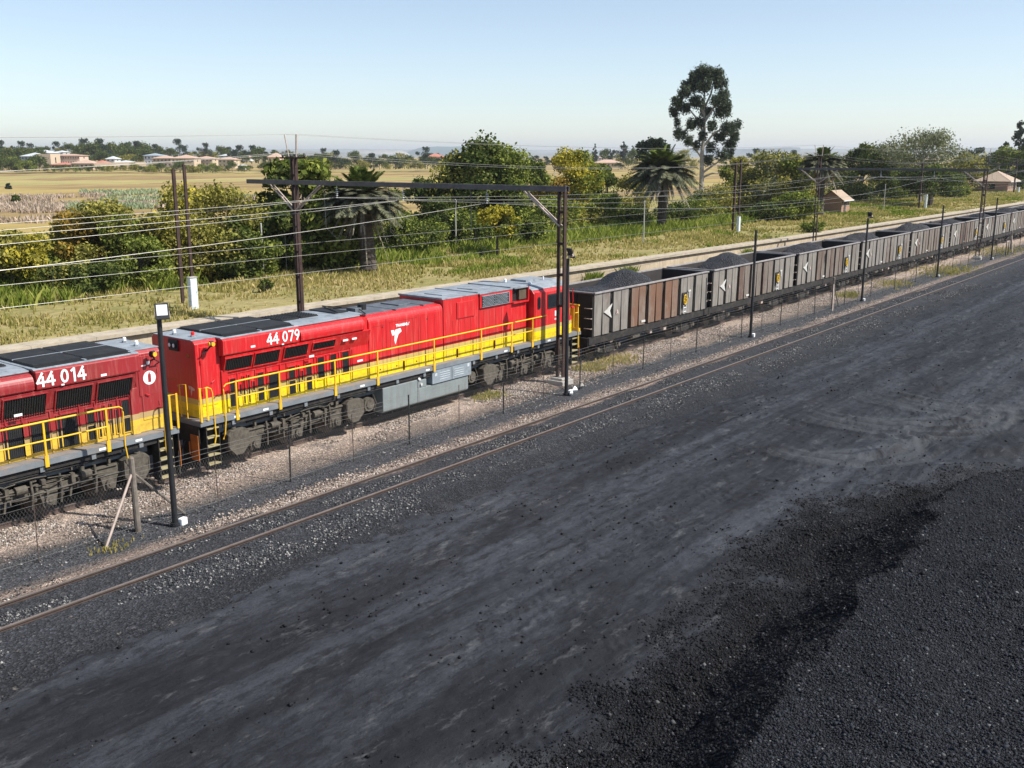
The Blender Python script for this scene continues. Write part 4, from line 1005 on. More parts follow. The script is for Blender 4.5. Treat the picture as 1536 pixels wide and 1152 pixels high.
HLAB = ['coal load in the first wagon, low at the left and peaked in its middle', 'tall coal heap in the second wagon, with an empty dark corner to its right',
        'coal heap in the third wagon from the locomotive', 'coal heap in the fourth wagon behind the floodlight pole', 'wide coal heap in the fifth wagon', 'coal heap in the sixth wagon showing low above its rim', 'coal heap in the seventh wagon, right of the second portal mast',
        'coal heap in the eighth wagon near the right edge', 'coal heap in the last wagon at the right edge']
m, n, b = newmat('coal_load'); co = objco(n); v = n.nodes.new('ShaderNodeTexVoronoi'); v.inputs['Scale'].default_value = 14; n.links.new(co, v.inputs['Vector'])
sv = n.nodes.new('ShaderNodeSeparateColor'); n.links.new(v.outputs['Color'], sv.inputs[0])
n.links.new(ramp(n, sv.outputs[0], [(0, (.005, .005, .006)), (.7, (.017, .017, .021)), (1, (.045, .045, .05))]), b.inputs['Base Color']); b.inputs['Roughness'].default_value = .6
bump(n, b, math_(n, 'ADD', noise(n, 9, 6, .8, co), math_(n, 'MULTIPLY', v.outputs['Distance'], -1.5)), 1.0, .06)
w0 = make_wagon()
for i, x in enumerate(POS):
    w = w0 if i == 0 else copy_tree(w0)
    if i:
        for ch in w.children:
            if ch.data and ch.data.materials and ch.data.materials[0].name == 'wagon_rusty':
                ch.material_slots[0].link = 'OBJECT'; ch.material_slots[0].material = MATS['wagon_worn' if i % 3 else 'wagon_side']
    w.location = (x, TRAIN_Y, 0); w.name = 'coal_wagon'; tag(w, WLAB[i], 'wagon', 'open wagons loaded with coal')
    rr = np.random.default_rng(50+i)
    gx = np.linspace(.06, WL-.06, 70); gy = np.linspace(-1.27, 1.27, 22); GX, GY = np.meshgrid(gx, gy, indexing='ij')
    pk = [4.9, 4.4, 4.6, 3.8, 4.8, 5.0, 4.2, 4.6, 4.5][i]; hh = [1.42, 1.35, 1.15, 1.2, 1.3, 1.05, 1.15, 1.2, 1.1][i]
    q = np.abs(GX-pk-.3*np.sin(GY*2+i))
    Zc = 2.55+hh-.5*np.sqrt(q**2+.35)-.25*np.abs(GY)**1.6
    low = 3.06 - .02*GX-.10*np.abs(GY)**2 if i == 0 else 2.72+.1*np.cos(GX)
    Zc = np.where(GX < pk, np.maximum(Zc, low), Zc); Zc = np.maximum(Zc, 1.5)
    Zc += (fbm(GX*2.5+i*9, GY*2.5, 4, 5+i)-.45)*.22
    ed = np.minimum((1.27-np.abs(GY))/.25, 1); Zc = np.where(Zc > 2.9, 2.9+(Zc-2.9)*np.clip(ed, .0, 1), Zc)
    k = (np.arange(69)[:, None]*22+np.arange(21)[None, :]).ravel()
    # close the heap with a floor so that it has body
    side = 1.24
    o = npmesh('coal_heap', np.stack([GX, np.clip(GY*np.where(Zc < 3.0, .86+.12*(Zc-1.5)/1.5, 1.0), -1.27, 1.27), Zc], -1).reshape(-1, 3), np.stack([k, k+22, k+23, k+1], -1), 'coal_load', smooth=True, loc=(x, TRAIN_Y, 0))
    tag(o, HLAB[i], 'coal heap', 'coal loads in the wagons')
# ================================================================== OVERHEAD LINE
def portal(X, near_y, far_y, label, arm=3.6, rods=True):
    r = empty('overhead_line_portal', (X, near_y, -.2)); tag(r, label, 'line portal', 'portals carrying the overhead line')
    O = (X, near_y, -.2)
    def mast(y, top):
        mb = MB()
        for s in (-1, 1): mb.box(X-.09, X+.09, y+s*.14-.035, y+s*.14+.035, -.2, top)
        for z in np.arange(.5, top, 1.25): mb.box(X-.05, X+.05, y-.14, y+.14, z, z+.10)
        m_ = mb.build('mast', 'mast_rust', r, O)
        mb = MB(); mb.box(X-.4, X+.4, y-.4, y+.4, -.35, .0); mb.box(X-.3, X+.3, y-.3, y+.3, .0, .1); mb.build('mast_foot', 'concrete', m_, O, bevel=.03)
        return m_
    mast(near_y, 7.85); mast(far_y, 8.9)
    mb = MB()
    for s in (-1, 1): mb.box(X+s*.11-.02, X+s*.11+.02, near_y-.25, far_y+arm, 7.60, 7.80); mb.box(X+s*.07-.05, X+s*.07+.05, near_y-.25, far_y+arm, 7.79, 7.81)
    for y in np.arange(near_y, far_y+arm, .9): mb.box(X-.10, X+.10, y, y+.06, 7.62, 7.66)
    mb.build('beam', M('beam_grey', (.10, .095, .10), .6, .2, .3, 4, (.04, .025, .02), .6), r, O)
    for (ya, za, yb) in ((near_y+.05, 6.25, near_y+1.85), (far_y-.05, 6.35, far_y-1.9), (far_y+.1, 6.35, far_y+1.8)):
        mb = MB()
        for s in (-.09, .09): mb.bar((X+s, ya, za), (X+s, yb, 7.60), .055, .055)
        mb.bar((X-.09, (ya+yb)/2, (za+7.6)/2), (X+.09, (ya+yb)/2, (za+7.6)/2), .05); mb.build('brace', 'mast_light', r, O)
    mb = MB(); mb.box(X-.06, X+.06, far_y-.95, far_y+.95, 8.84, 8.92); mb.build('cross_arm', 'mast_rust', r, O)
    mb = MB(); mb.tube([(X, far_y+.35, 8.92), (X, far_y+.6, 10.0)], .03); mb.m = 0; mb.tube([(X, far_y-.2, 8.92), (X, far_y-.28, 10.0)], .045); mb.build('earth_rod', 'mast_light', r, O)
    for y in (far_y-.8, far_y+.8, far_y+.2):
        mb = MB(); mb.tube([(X, y, 8.92), (X, y, 8.98), (X, y, 9.08), (X, y, 9.12)], [.04, .07, .05, .02], 8); mb.build('insulator', 'wire_dark', r, O)
    for y in (27.0, 31.85, 36.2):
        mb = MB(); mb.tube([(X, y, 7.60), (X, y, 7.45)], .015, 5)
        for k in range(4): mb.tube([(X, y, 7.44-k*.09), (X, y, 7.41-k*.09), (X, y, 7.38-k*.09)], [.02, .065, .02], 8)
        mb.tube([(X, y, 7.1), (X, y, 7.02)], .02, 5); mb.build('insulator', 'insulator', r, O)
        mb = MB(); mb.tube([(X, y+.9, 7.6), (X, y+.85, 5.6), (X, y+.1, 5.1)], .014, 5); mb.build('registration_arm', 'wire_dark', r, O)
    return r
PX = [-32.0, 33.0, 97.9, 164.5, 231.0]
portal(PX[1], 23.15, 39.2, 'nearest rust brown line portal spanning the tracks above the locomotive cab')
portal(PX[2], 22.6, 37.9, 'second line portal, its right mast beside the sixth coal wagon', 2.2)
portal(PX[3], 22.6, 37.9, 'third line portal, its far mast just left of the pale tiled house', 2.0)
portal(PX[4], 22.6, 37.9, 'most distant line portal, at the right edge of the photo', 2.0)
def span(y0, y1, zs, sag, x0, x1, n=14):
    return [(x0+(x1-x0)*t, y0+(y1-y0)*t, zs-sag*(1-(2*t-1)**2)) for t in [k/n for k in range(n+1)]]
def wire(name, pts_list, r, label, cat='wire', mat='wire', group=None):
    mb = MB()
    for p in pts_list: mb.tube(p, r, 5, cap=False)
    o = mb.build(name, mat); tag(o, label, cat, group); return o
TRK = [(27.0, 'over the train'), (31.85, 'over the middle empty track'), (36.2, 'over the far empty track')]
for y, t in TRK:
    s1, s2 = {27.0: (1.20, 1.24), 31.85: (.62, .95), 36.2: (.55, .86)}[y]
    wire('messenger_wire', [span(y, y, 7.05, s1, a, b) for a, b in zip(PX, PX[1:])], .010, 'higher sagging carrier wire hung from the portals '+t, group='overhead line wires')
    if y > 28: wire('auxiliary_wire', [span(y+.12, y+.12, 7.03, s2, a, b) for a, b in zip(PX, PX[1:])], .009, 'second sagging wire just below the carrier wire '+t, group='overhead line wires')
    c = [(x, y, 5.02) for x in np.arange(-36, 232, 8)]
    hang = [[(x, y, 5.02), (x, y, 7.05-s1*(1-(2*((x-a)/(b-a))-1)**2))] for a, b in zip(PX, PX[1:]) for x in np.arange(a+5, b-2, 8.2)]
    cw = wire('contact_wire', [c], .0065, 'lower level contact wire '+t, group='overhead line wires')
    for p in hang: mb = MB(); mb.tube(p, .004, 3, cap=False); mb.build('dropper', 'wire_dark', cw)
for (dy, z, sg, t, r) in ((.6, 10.0, .5, 'highest thin wire, strung between the far rod tips of the portals', .006), (-.28, 10.0, .5, 'high thin wire, strung between the near rod tips of the portals', .006), (.8, 9.12, 1.1, 'feeder wire on the far end of the portal cross arms', .008), (-.8, 9.12, 1.0, 'feeder wire on the near end of the portal cross arms', .008)):
    ys = [39.2, 39.2, 37.9, 37.9, 37.9]
    wire('feeder_wire', [span(ys[i]+dy, ys[i+1]+dy, z, sg, PX[i], PX[i+1]) for i in range(4)], r, t, group='overhead line wires')

# ================================================================== FENCE
FY = 21.97
def fence():
    r = empty('chain_link_fence', (0, FY, -.2)); tag(r, 'chain link fence of thin dark posts and wires running along beside the train', 'fence')
    O = (0, FY, -.2); k = 0
    for i, x in enumerate(np.arange(7.9, 160, 2.48)):
        big = i % 2 == 0; mb = MB(); w = .035 if big else .018
        lean = random.uniform(-.03, .03)
        mb.bar((x, FY, -.25), (x+lean, FY+random.uniform(-.02, .02), 1.45 if big else 1.32), w, w); mb.build('post', 'pole_black' if big else 'rail_rust', r, O)
    for x, lab in ((12.93, 'grey weathered wooden post with two struts'), (60.4, None), (108.0, None)):
        mb = MB(); mb.tube([(x, FY, -.3), (x-.02, FY, 1.70), (x-.02, FY, 1.74)], [.085, .07, .04], 10); p = mb.build('strainer_post', 'wood_post', r, O)
        if lab: p['label'] = lab
        mb = MB(); mb.tube([(x-.02, FY, 1.35), (x-1.15, FY-.45, -.2)], .032, 7); mb.build('strut', 'mast_light', p, O)
        mb = MB(); mb.tube([(x+.02, FY, 1.30), (x+1.45, FY+.15, -.2)], .035, 7); mb.build('strut', 'wood_post', p, O)
    mb = MB()
    for z in (1.20, .55, -.08, 1.32, 1.44):
        mb.tube([(x, FY-.02, z+.02*sin(x*1.7+z*5)) for x in np.arange(-10, 165, 1.24)], .0045, 3, cap=False)
    mb.build('line_wire', 'wire_fence', r, O)
    mb = MB(); h = 1.28; s = .085; z0 = -.12
    for x in np.arange(-4, 110, s):
        for d in (1, -1):
            a = Vector((x, FY-.015+.004*d, z0)); b = Vector((x+d*h*.62, FY-.015+.004*d, z0+h)); w = .0022
            mb.add([a-Vector((w,0,0)), a+Vector((w,0,0)), b+Vector((w,0,0)), b-Vector((w,0,0))], [(0,1,2,3)])
    mb.build('netting', 'wire_fence', r, O)
fence()

# ================================================================== LAMP POLES AND POLES
def lamp_pole(x, y, top, label, lamp=True, head_z=None, cat='lamp pole', rz=0, back=False):
    r = empty('floodlight_pole', (x, y, -.2)); tag(r, label, cat, 'black lamp poles along the fence')
    O = (x, y, -.2)
    mb = MB(); mb.tube([(x, y, -.3), (x, y, top)], [.075, .06], 12); mb.tube([(x, y, -.2), (x, y, -.12)], .12, 12); mb.build('pole', 'pole_black', r, O)
    mb = MB(); mb.obox((x+.17, y-.08, -.12), (.10, .02, 0), (-.02, .07, 0), (0, 0, .10)); mb.build('base_stone', 'white_paint', r, O, bevel=.03)
    if lamp:
        c = Vector((x+.03, y-.10, top+.22)); nrm = Vector((-.45, -.80, .28)).normalized() if not back else Vector((.8, -.3, .35)).normalized()
        ax = nrm.cross(Vector((0,0,1))).normalized(); up = ax.cross(nrm)
        mb = MB(); mb.obox(c, ax*.16, nrm*.03, up*.19)
        for k in range(5): mb.obox(c-nrm*.045+up*(-.14+.07*k), ax*.14, nrm*.02, up*.008)
        mb.obox(c-up*.16+nrm*.015, ax*.165, nrm*.03, up*.05)
        h = mb.build('lamp_head', 'pole_black', r, O, bevel=.008)
        mb = MB(); mb.obox(c+nrm*.033+up*.02, ax*.125, nrm*.004, up*.13); mb.build('lamp_glass', 'lamp_white', h, O)
        mb = MB(); mb.obox(c-nrm*.06-up*.10, ax*.17, nrm*.012, up*.012)
        for s in (-1, 1): mb.obox(c+ax*s*.168-nrm*.02-up*.06, ax*.006, nrm*.04, up*.05)
        mb.tube([(x, y, top-.02), c-nrm*.05-up*.1], .03, 8); mb.build('bracket', 'mast_light', h, O)
    return r
lamp_pole(13.72, 21.55, 5.10, 'black pole with a square white floodlight, before the gap between the locomotives')
lamp_pole(31.57, 21.85, 5.15, 'black lamp pole standing against the right mast of the nearest portal', back=True)
lamp_pole(48.0, 21.65, 5.30, 'plain black pole without a lamp, in front of the second coal wagon', lamp=False)
lamp_pole(64.6, 21.6, 5.1, 'black lamp pole with a small floodlight between the third and fourth wagon', back=True)
lamp_pole(81.2, 21.5, 5.3, 'plain black pole in front of the right end of the fifth wagon', lamp=False)
lamp_pole(98.3, 21.5, 5.3, 'black pole just right of the second portal mast', lamp=False)
lamp_pole(115.5, 21.5, 5.3, 'farthest black pole of the fence row, near the right edge', lamp=False)
for (x, lab) in ((102.9, 'low white rail frame on two legs beside the far end of the fence'),):
    r = empty('gauge_frame', (x, 21.3, -.2)); tag(r, lab, 'frame'); O = (x, 21.3, -.2)
    mb = MB()
    for dx in (0, .9): mb.bar((x+dx, 21.3, -.2), (x+dx, 21.3, 1.1), .06)
    mb.build('leg', 'pole_black', r, O); mb = MB(); mb.bar((x-.1, 21.3, 1.12), (x+1.0, 21.3, 1.12), .07); mb.build('rail', 'mast_light', r, O)

# rocks dumped round the portal foot
for k, (px, py, s_, lab) in enumerate([(862, 586, .16, 'pale broken rock right of the nearest portal foot'), (873, 580, .13, 'brown rock behind the pale one by the portal foot'), (857, 591, .10, 'small white stone at the foot of the second lamp pole'), (1083, 870*.0+640, .0, '')]):
    if s_ == 0: continue
    p = at(px, py, -.15); mb = MB(); rr = random.Random(k)
    V = [tuple(np.array(v)*s_*rr.uniform(.8, 1.3)+np.array([p.x, p.y, p.z+.05])) for v in OCT]; mb.add(V, [tuple(f) for f in OF])
    o = mb.build('rock', 'concrete' if k == 1 else 'white_paint', bevel=.02); tag(o, lab, 'rock', 'rocks round the portal foot')

def gz(x, y): return float(far_z(np.array([float(x)]), np.array([float(y-plat_y(x))]))[0])
def ground_pt(px, py):
    p = at(px, py, GZ)
    for _ in range(4): p = at(px, py, gz(p.x, p.y))
    return p
def simple_pole(name, px, base, top, r, mat, label, cat, group, bent=False, box=False, arm=False):
    p = ground_pt(px[1], base); D = depth(p); H = (base-top)*D/FPX/cos(PITCH)*1.0
    t = atY(px[0], top, p.y); H = t.z-p.z
    root = empty(name, p); tag(root, label, cat, group); mb = MB()
    if mat == 'mast_rust': mb.box(p.x-r*.5, p.x+r*.5, p.y-r, p.y+r, p.z-.3, p.z+H); mb.box(p.x-r, p.x+r, p.y-r*1.05, p.y-r*.7, p.z-.3, p.z+H)
    elif bent: mb.tube([p-Vector((0,0,.3)), p+Vector((0,0,H*.72)), Vector((p.x+.35, p.y+.2, p.z+H))], [r, r*.8, r*.5], 8)
    else: mb.tube([p-Vector((0,0,.3)), p+Vector((0,0,H))], [r, r*.75], 8)
    mb.build('pole', mat, root, p)
    if arm: mb = MB(); mb.bar(p+Vector((-.5, 0, H-.3)), p+Vector((.5, 0, H-.3)), .07); mb.build('cross_arm', mat, root, p)
    if not arm: mb = MB(); mb.tube([p+Vector((0,0,H)), p+Vector((0,0,H+.08))], [.05, .03], 6); mb.build('cap', 'insulator' if mat != 'mast_rust' else mat, root, p)
    return p
g1 = 'rust brown steel posts on the grass verge'
simple_pole('steel_post', (268, 274), 455, 255, .09, 'mast_rust', 'left one of the two rusty steel posts left of the nearest portal', 'post', g1)
simple_pole('steel_post', (284, 289), 440, 247, .085, 'mast_rust', 'rusty steel post with the tall white cabinet at its foot', 'post', g1)
simple_pole('steel_post', (1103, 1099), 346, 243, .12, 'mast_rust', 'left one of two rusty steel posts right of the tall gum tree', 'post', g1)
simple_pole('steel_post', (1113, 1107), 332, 240, .12, 'mast_rust', 'right one of two rusty steel posts right of the tall gum tree', 'post', g1)
simple_pole('steel_post', (1381, 1378), 314, 245, .12, 'mast_rust', 'rusty steel post left of the far white cabinet', 'post', g1)
simple_pole('steel_post', (1392, 1389), 305, 243, .12, 'mast_rust', 'rusty steel post behind the far white cabinet', 'post', g1)
simple_pole('steel_post', (1523, 1520), 291, 240, .14, 'mast_rust', 'rusty steel post close to the right edge', 'post', g1)
g2 = 'pale concrete poles on the grass verge'
for px, b, t, lab, kw in [((394, 396), 421, 336, 'pale concrete pole just left of the nearest left portal mast', {}), ((688, 684), 376, 300, 'bent pale pole under the middle of the nearest portal beam', dict(bent=True)),
        ((968, 965), 366, 302, 'thin pale pole in front of the large palm', {}), ((1327, 1325), 318, 277, 'thin pale pole right of the brick hut', {}), ((1301, 1298), 296, 262, 'pale pole with a short arm behind the brick hut', dict(arm=True)),
        ((831, 831), 309, 236, 'tall thin pale pole in front of the yellow tree', {}), ((1388, 1386), 303, 273, 'pale pole with cross arm beside the far cabinet', dict(arm=True)), ((1508, 1507), 288, 262, 'pale pole in front of the tiled house', {})]:
    simple_pole('concrete_pole', px, b, t, .07, 'concrete', lab, 'pole', g2, **kw)
g3 = 'white trackside cabinets'
for (px, b, t, w, lab) in [(291, 463, 416, .22, 'tall narrow white cabinet on the verge left of the nearest portal'), (1107, 349, 325, .2, 'white cabinet below the rusty posts right of the gum tree'), (1388, 312, 292, .22, 'white cabinet right of the brick hut, by a thin pole'), (1527, 291, 281, .3, 'small white cabinet at the right edge')]:
    p = ground_pt(px, b); H = atY(px, t, p.y).z-p.z
    r = empty('cabinet', p); tag(r, lab, 'cabinet', g3)
    mb = MB(); mb.box(p.x-w, p.x+w, p.y-.14, p.y+.14, p.z-.1, p.z+H); mb.build('case', 'box_white', r, p, bevel=.02)
    mb = MB(); mb.box(p.x-w*.9, p.x+w*.9, p.y-.155, p.y-.14, p.z+.08, p.z+H-.08); mb.box(p.x+w*.6, p.x+w*.7, p.y-.18, p.y-.155, p.z+H*.5, p.z+H*.5+.12); mb.build('door', 'box_white', r, p, bevel=.005)
    mb = MB(); mb.box(p.x-w-.03, p.x+w+.03, p.y-.18, p.y+.17, p.z+H+.0, p.z+H+.04); mb.build('lid', 'concrete', r, p)
# ================================================================== VEGETATION
def leaf_mat(name, stops, clump=.6, trans=.30):
    m = bpy.data.materials.new(name); m.use_nodes = True; n = m.node_tree; MATS[name] = m
    for x in list(n.nodes): n.nodes.remove(x)
    out = n.nodes.new('ShaderNodeOutputMaterial'); co = objco(n)
    f = math_(n, 'ADD', math_(n, 'MULTIPLY', island(n), .45), math_(n, 'MULTIPLY', noise(n, clump, 3, .6, co), .55))
    c = ramp(n, f, stops)
    d = n.nodes.new('ShaderNodeBsdfDiffuse'); t = n.nodes.new('ShaderNodeBsdfTranslucent'); mx = n.nodes.new('ShaderNodeMixShader')
    n.links.new(c, d.inputs[0]); n.links.new(mixc(n, .5, c, mixc(n, 1.0, c, (1.0, 1.2, .5), 'MULTIPLY')), t.inputs[0])
    mx.inputs[0].default_value = trans; n.links.new(d.outputs[0], mx.inputs[1]); n.links.new(t.outputs[0], mx.inputs[2]); n.links.new(mx.outputs[0], out.inputs[0])
    return m
leaf_mat('leaf_dark', [(.25, (.024, .040, .013)), (.5, (.078, .105, .030)), (.75, (.19, .21, .06))])
leaf_mat('leaf_green', [(.25, (.055, .08, .018)), (.5, (.165, .20, .042)), (.75, (.34, .36, .08))])
leaf_mat('leaf_olive', [(.25, (.08, .082, .02)), (.5, (.25, .235, .055)), (.75, (.46, .40, .11))])
leaf_mat('leaf_yellow', [(.25, (.13, .12, .015)), (.5, (.34, .30, .04)), (.75, (.62, .50, .07))])
leaf_mat('leaf_orange', [(.25, (.13, .10, .02)), (.5, (.29, .20, .04)), (.75, (.44, .27, .06))])
leaf_mat('leaf_gum', [(.25, (.030, .042, .028)), (.5, (.070, .088, .056)), (.75, (.125, .145, .095))])
leaf_mat('leaf_grey', [(.25, (.09, .10, .06)), (.5, (.19, .20, .12)), (.75, (.31, .31, .20))])
leaf_mat('leaf_bluish', [(.25, (.022, .036, .028)), (.5, (.050, .070, .050)), (.75, (.085, .11, .07))])
leaf_mat('palm_green', [(.25, (.04, .06, .015)), (.5, (.10, .13, .03)), (.75, (.20, .23, .06))], trans=.15)
leaf_mat('palm_dry', [(.25, (.10, .085, .06)), (.5, (.22, .19, .14)), (.75, (.38, .34, .27))], trans=.05)
leaf_mat('palm_low', [(.25, (.045, .05, .03)), (.5, (.10, .105, .06)), (.75, (.20, .195, .13))], trans=.05)
leaf_mat('grass_mix', [(.22, (.20, .21, .05)), (.42, (.36, .32, .10)), (.60, (.50, .41, .18)), (.8, (.64, .50, .29))], clump=.12, trans=.3)
leaf_mat('grass_green', [(.25, (.10, .14, .02)), (.5, (.21, .26, .045)), (.8, (.40, .40, .10))], clump=.2, trans=.3)
leaf_mat('reed', [(.25, (.30, .24, .17)), (.5, (.46, .36, .28)), (.8, (.6, .48, .40))], clump=.1, trans=.2)
leaf_mat('reed_green', [(.25, (.20, .25, .14)), (.5, (.32, .37, .22)), (.8, (.46, .48, .32))], clump=.1, trans=.2)
M('bark', (.075, .06, .048), .95, 0, .35, 5, (.03, .025, .02), .6, .5)
M('bark_pale', (.30, .27, .23), .9, 0, .3, 4, (.12, .09, .07), .6, .3)

def leaf_cloud(C, R, n, size, squash=.85, rng=RNG, shell=.55, drop=0.0, sub=5):
    n = int(n*1.5); size = size*.78
    """n small bent leaf clusters scattered in the lobes C (k,3) with radii R (k,)"""
    if sub:     # every lobe sprouts smaller clumps, so that outlines break up
        dd = rng.normal(size=(len(C), sub, 3)); dd[..., 2] = np.abs(dd[..., 2])*.8+dd[..., 2]*.2; dd /= np.linalg.norm(dd, axis=-1)[..., None]
        q = R[:, None]*rng.uniform(.28, .62, (len(C), sub))
        cc = C[:, None]+dd*(R[:, None]*rng.uniform(.45, .95, (len(C), sub)))[..., None]*np.array([1, 1, squash])
        C = np.concatenate([C, cc.reshape(-1, 3)]); R = np.concatenate([R*.78, q.ravel()])
    k = len(C); w = R**2.0; idx = rng.choice(k, n, p=w/w.sum())
    d = rng.normal(size=(n, 3)); d /= np.linalg.norm(d, axis=1)[:, None]
    rad = R[idx]*(shell+(1.08-shell)*rng.random(n)**.7)*(1+.17*rng.normal(size=n))
    P = C[idx]+d*rad[:, None]*np.array([1, 1, squash])
    if drop: P[:, 2] -= drop*rng.random(n)
    nn = d*.55+rng.normal(size=(n, 3))*.6+np.array([0, 0, .25]); nn /= np.linalg.norm(nn, axis=1)[:, None]
    a = np.cross(nn, rng.normal(size=(n, 3))); a /= np.linalg.norm(a, axis=1)[:, None]; b = np.cross(nn, a)
    s = size*rng.uniform(.55, 1.5, n)[:, None]; asp = rng.uniform(.45, .8, n)[:, None]
    V = np.stack([P-a*s, P-b*s*asp+nn*s*.15, P+a*s, P+b*s*asp+nn*s*.15], 1).reshape(-1, 3)
    F = np.arange(4*n).reshape(-1, 4); return V, F
def lobes(rng, w, h, k, top=.0, conic=0.0, base=.3):
    """k lobes filling a crown w wide and h high whose bottom sits at base*h"""
    C, R = [], []
    for i in range(k):
        t = (i+.5)/k; z = base+(1-base)*t**.85
        env = math.sin(pi*min(1, (z-base)/(1-base)*.80+.16))**.6*(1-conic*t)
        a = rng.uniform(0, 2*pi); rr = rng.uniform(.25, .80)*env
        r = rng.uniform(.20, .34)*(1-.45*conic*t)*(.7+.5*env)
        while True:
            q = rng.uniform(-1, 1, 3)
            if (q**2).sum() < 1: break
        if conic: C.append((cos(a)*rr*w/2, sin(a)*rr*w/2, min(z, 1-r*.55*w/h)*h)); R.append(r*w/2); continue
        r = rng.uniform(.24, .40)*w/2; r = min(r, (1-base)*h*.33); zc = (1+base)/2*h; hz = (1-base)/2*h-r*.75
        q = q/np.linalg.norm(q)*np.linalg.norm(q)**.45
        wd = (w/2-r*.7)*(1.0 if q[2] > -.2 else 1.08)
        C.append((q[0]*wd, q[1]*wd, max(zc+q[2]*hz, r*.5))); R.append(r)
    if conic: C.append((0, 0, (1-.2)*h)); R.append(.28*w/2*(1-.4*conic)); return np.array(C), np.array(R)
    for i in range(3): C[i] = (rng.uniform(-.3, .3)*w/2, rng.uniform(-.3, .3)*w/2, h-R[i]*1.05)
    C, R = np.array(C), np.array(R)
    s = (w/2)/np.percentile(np.hypot(C[:, 0], C[:, 1])+R, 92); C[:, :2] *= s
    return C, R
def trunk_mesh(mb, C, h, r, rng, base=.3, n=9, multi=1):
    for q in range(multi):
        ox, oy = (rng.uniform(-.5, .5)*r*6, rng.uniform(-.5, .5)*r*6) if multi > 1 else (0, 0)
        top = Vector((ox*1.5+rng.uniform(-.05, .05)*h, oy*1.5+rng.uniform(-.05, .05)*h, h*.72)); mid = Vector((ox, oy, h*base*.9))
        mb.tube([(ox*.4, oy*.4, -.3), (ox*.5, oy*.5, .15), mid, (mid+top)/2, top], [r*1.4, r, r*.8, r*.5, r*.18], 7)
        for i in rng.choice(len(C), min(n, len(C)), replace=False):
            c = Vector(C[i]); s = mid.lerp(top, float(rng.uniform(0, .7))); m_ = s.lerp(c, .5)+Vector((0, 0, -.04*h))
            mb.tube([s, m_, c], [r*.42, r*.25, r*.07], 5, cap=False)
def tree(name, px, base, top, hw, mat, label, n=6000, size=.16, group=None, k=22, squash=.85, conic=0, crown_base=.22, r=None, cat='tree', bark='bark', multi=1, shell=.55, parts=None, z=None, seed=0, depth_f=.8):
    p = ground_pt(px, base) if z is None else at(px, base, z)
    D = depth(p); t = atY(px, top, p.y); 
    H = (Vector(t)-Vector(p)).z
    # keep the pixel column: use height from depth rather than from the slanted plane
    W = 2*hw*D/FPX*1.15
    if crown_base < .12:      # low crowns touch the ground at their near edge, the stem stands further back
        hd = Vector((p.x, p.y, 0)).normalized(); p = p+hd*min(.64*W, 11.0); p.z = gz(p.x, p.y); W *= depth(p)/D; D = depth(p)
    q = ray(px, top); hf = q.x*cos(AZ)+q.y*sin(AZ); H = CAMH+q.z*((p.x*cos(AZ)+p.y*sin(AZ))/hf)-p.z
    rng = np.random.default_rng(abs(hash_(name+label)) % 99991+seed); low = crown_base < .12
    if low: crown_base = -.28
    root = empty(name, p); tag(root, label, cat, group)
    C, R = lobes(rng, W, H, k, conic=conic, base=crown_base)
    mb = MB(); trunk_mesh(mb, C, H, r or max(.12, H*.028), rng, max(crown_base, .0)+.1, 9, multi); mb.build('trunk', bark, root)
    V, F = leaf_cloud(C, R, n, size, squash, rng, shell)
    F = F[V[F[:, 0], 2] > -.15]
    npmesh('crown', V, F, mat, root)
    if parts:
        for (nm, mt, f, fx) in parts:      # a differently coloured side of the crown
            sel = (C[:, 0]*RT.x+C[:, 1]*RT.y)*fx > W*.08
            if sel.sum() < 2: sel[:] = True
            V, F = leaf_cloud(C[sel], R[sel]*1.05, int(n*f), size, squash, rng, .8); npmesh(nm, V, F, mt, root)
    return root
def hash_(s):
    h = 5381
    for ch in s: h = (h*33+ord(ch)) & 0x7fffffff
    return h
T = tree
gB = 'trees and bushes behind the platform'
T('leafy_tree', 22, 442, 340, 52, 'leaf_olive', 'yellow green tree at the left edge with a short dark trunk', 5200, .13, gB, crown_base=.2, parts=[('crown', 'leaf_yellow', .3, 1)])
T('bush', 82, 438, 372, 48, 'leaf_green', 'low green bush between the yellow tree at the left edge and the orange one', 3800, .12, gB, crown_base=.0, cat='bush')
T('bush', 138, 452, 385, 62, 'leaf_dark', 'dark low spreading bush in front of the orange tinged tree', 6000, .12, gB, crown_base=.0, cat='bush', k=18, parts=[('crown', 'leaf_olive', .3, -1)])
T('autumn_tree', 168, 436, 296, 72, 'leaf_olive', 'olive tree with orange autumn leaves, left of the rusty steel posts', 8000, .14, gB, crown_base=.08, parts=[('crown', 'leaf_orange', .6, -1), ('crown', 'leaf_green', .3, 1)])
T('bush', 214, 440, 350, 46, 'leaf_green', 'green bush right beside the orange tinged tree', 4200, .12, gB, crown_base=.0, cat='bush')
T('spreading_tree', 318, 430, 266, 92, 'leaf_olive', 'wide yellowish olive tree behind the two rusty posts', 15000, .14, gB, k=34, crown_base=.06, parts=[('crown', 'leaf_yellow', .25, -1)])
T('bush', 262, 425, 352, 40, 'leaf_dark', 'dark bush under the left side of the wide olive tree', 3600, .13, gB, crown_base=.0, cat='bush')
T('broadleaf_tree', 462, 418, 232, 74, 'leaf_green', 'large dark tree with bright green top leaves behind the left mast of the nearest portal', 8500, .24, gB, k=30, crown_base=.05, parts=[('crown', 'leaf_dark', .8, -1)], shell=.7)
T('dark_tree', 420, 415, 262, 30, 'leaf_dark', 'narrow dark tree at the left side of the broad green topped tree', 4200, .16, gB, crown_base=.0)
T('bush', 600, 392, 318, 50, 'leaf_green', 'green bush leaning out from behind the leaning palm', 6500, .13, gB, crown_base=.0, cat='bush', k=20, parts=[('crown', 'leaf_dark', .4, 1)])
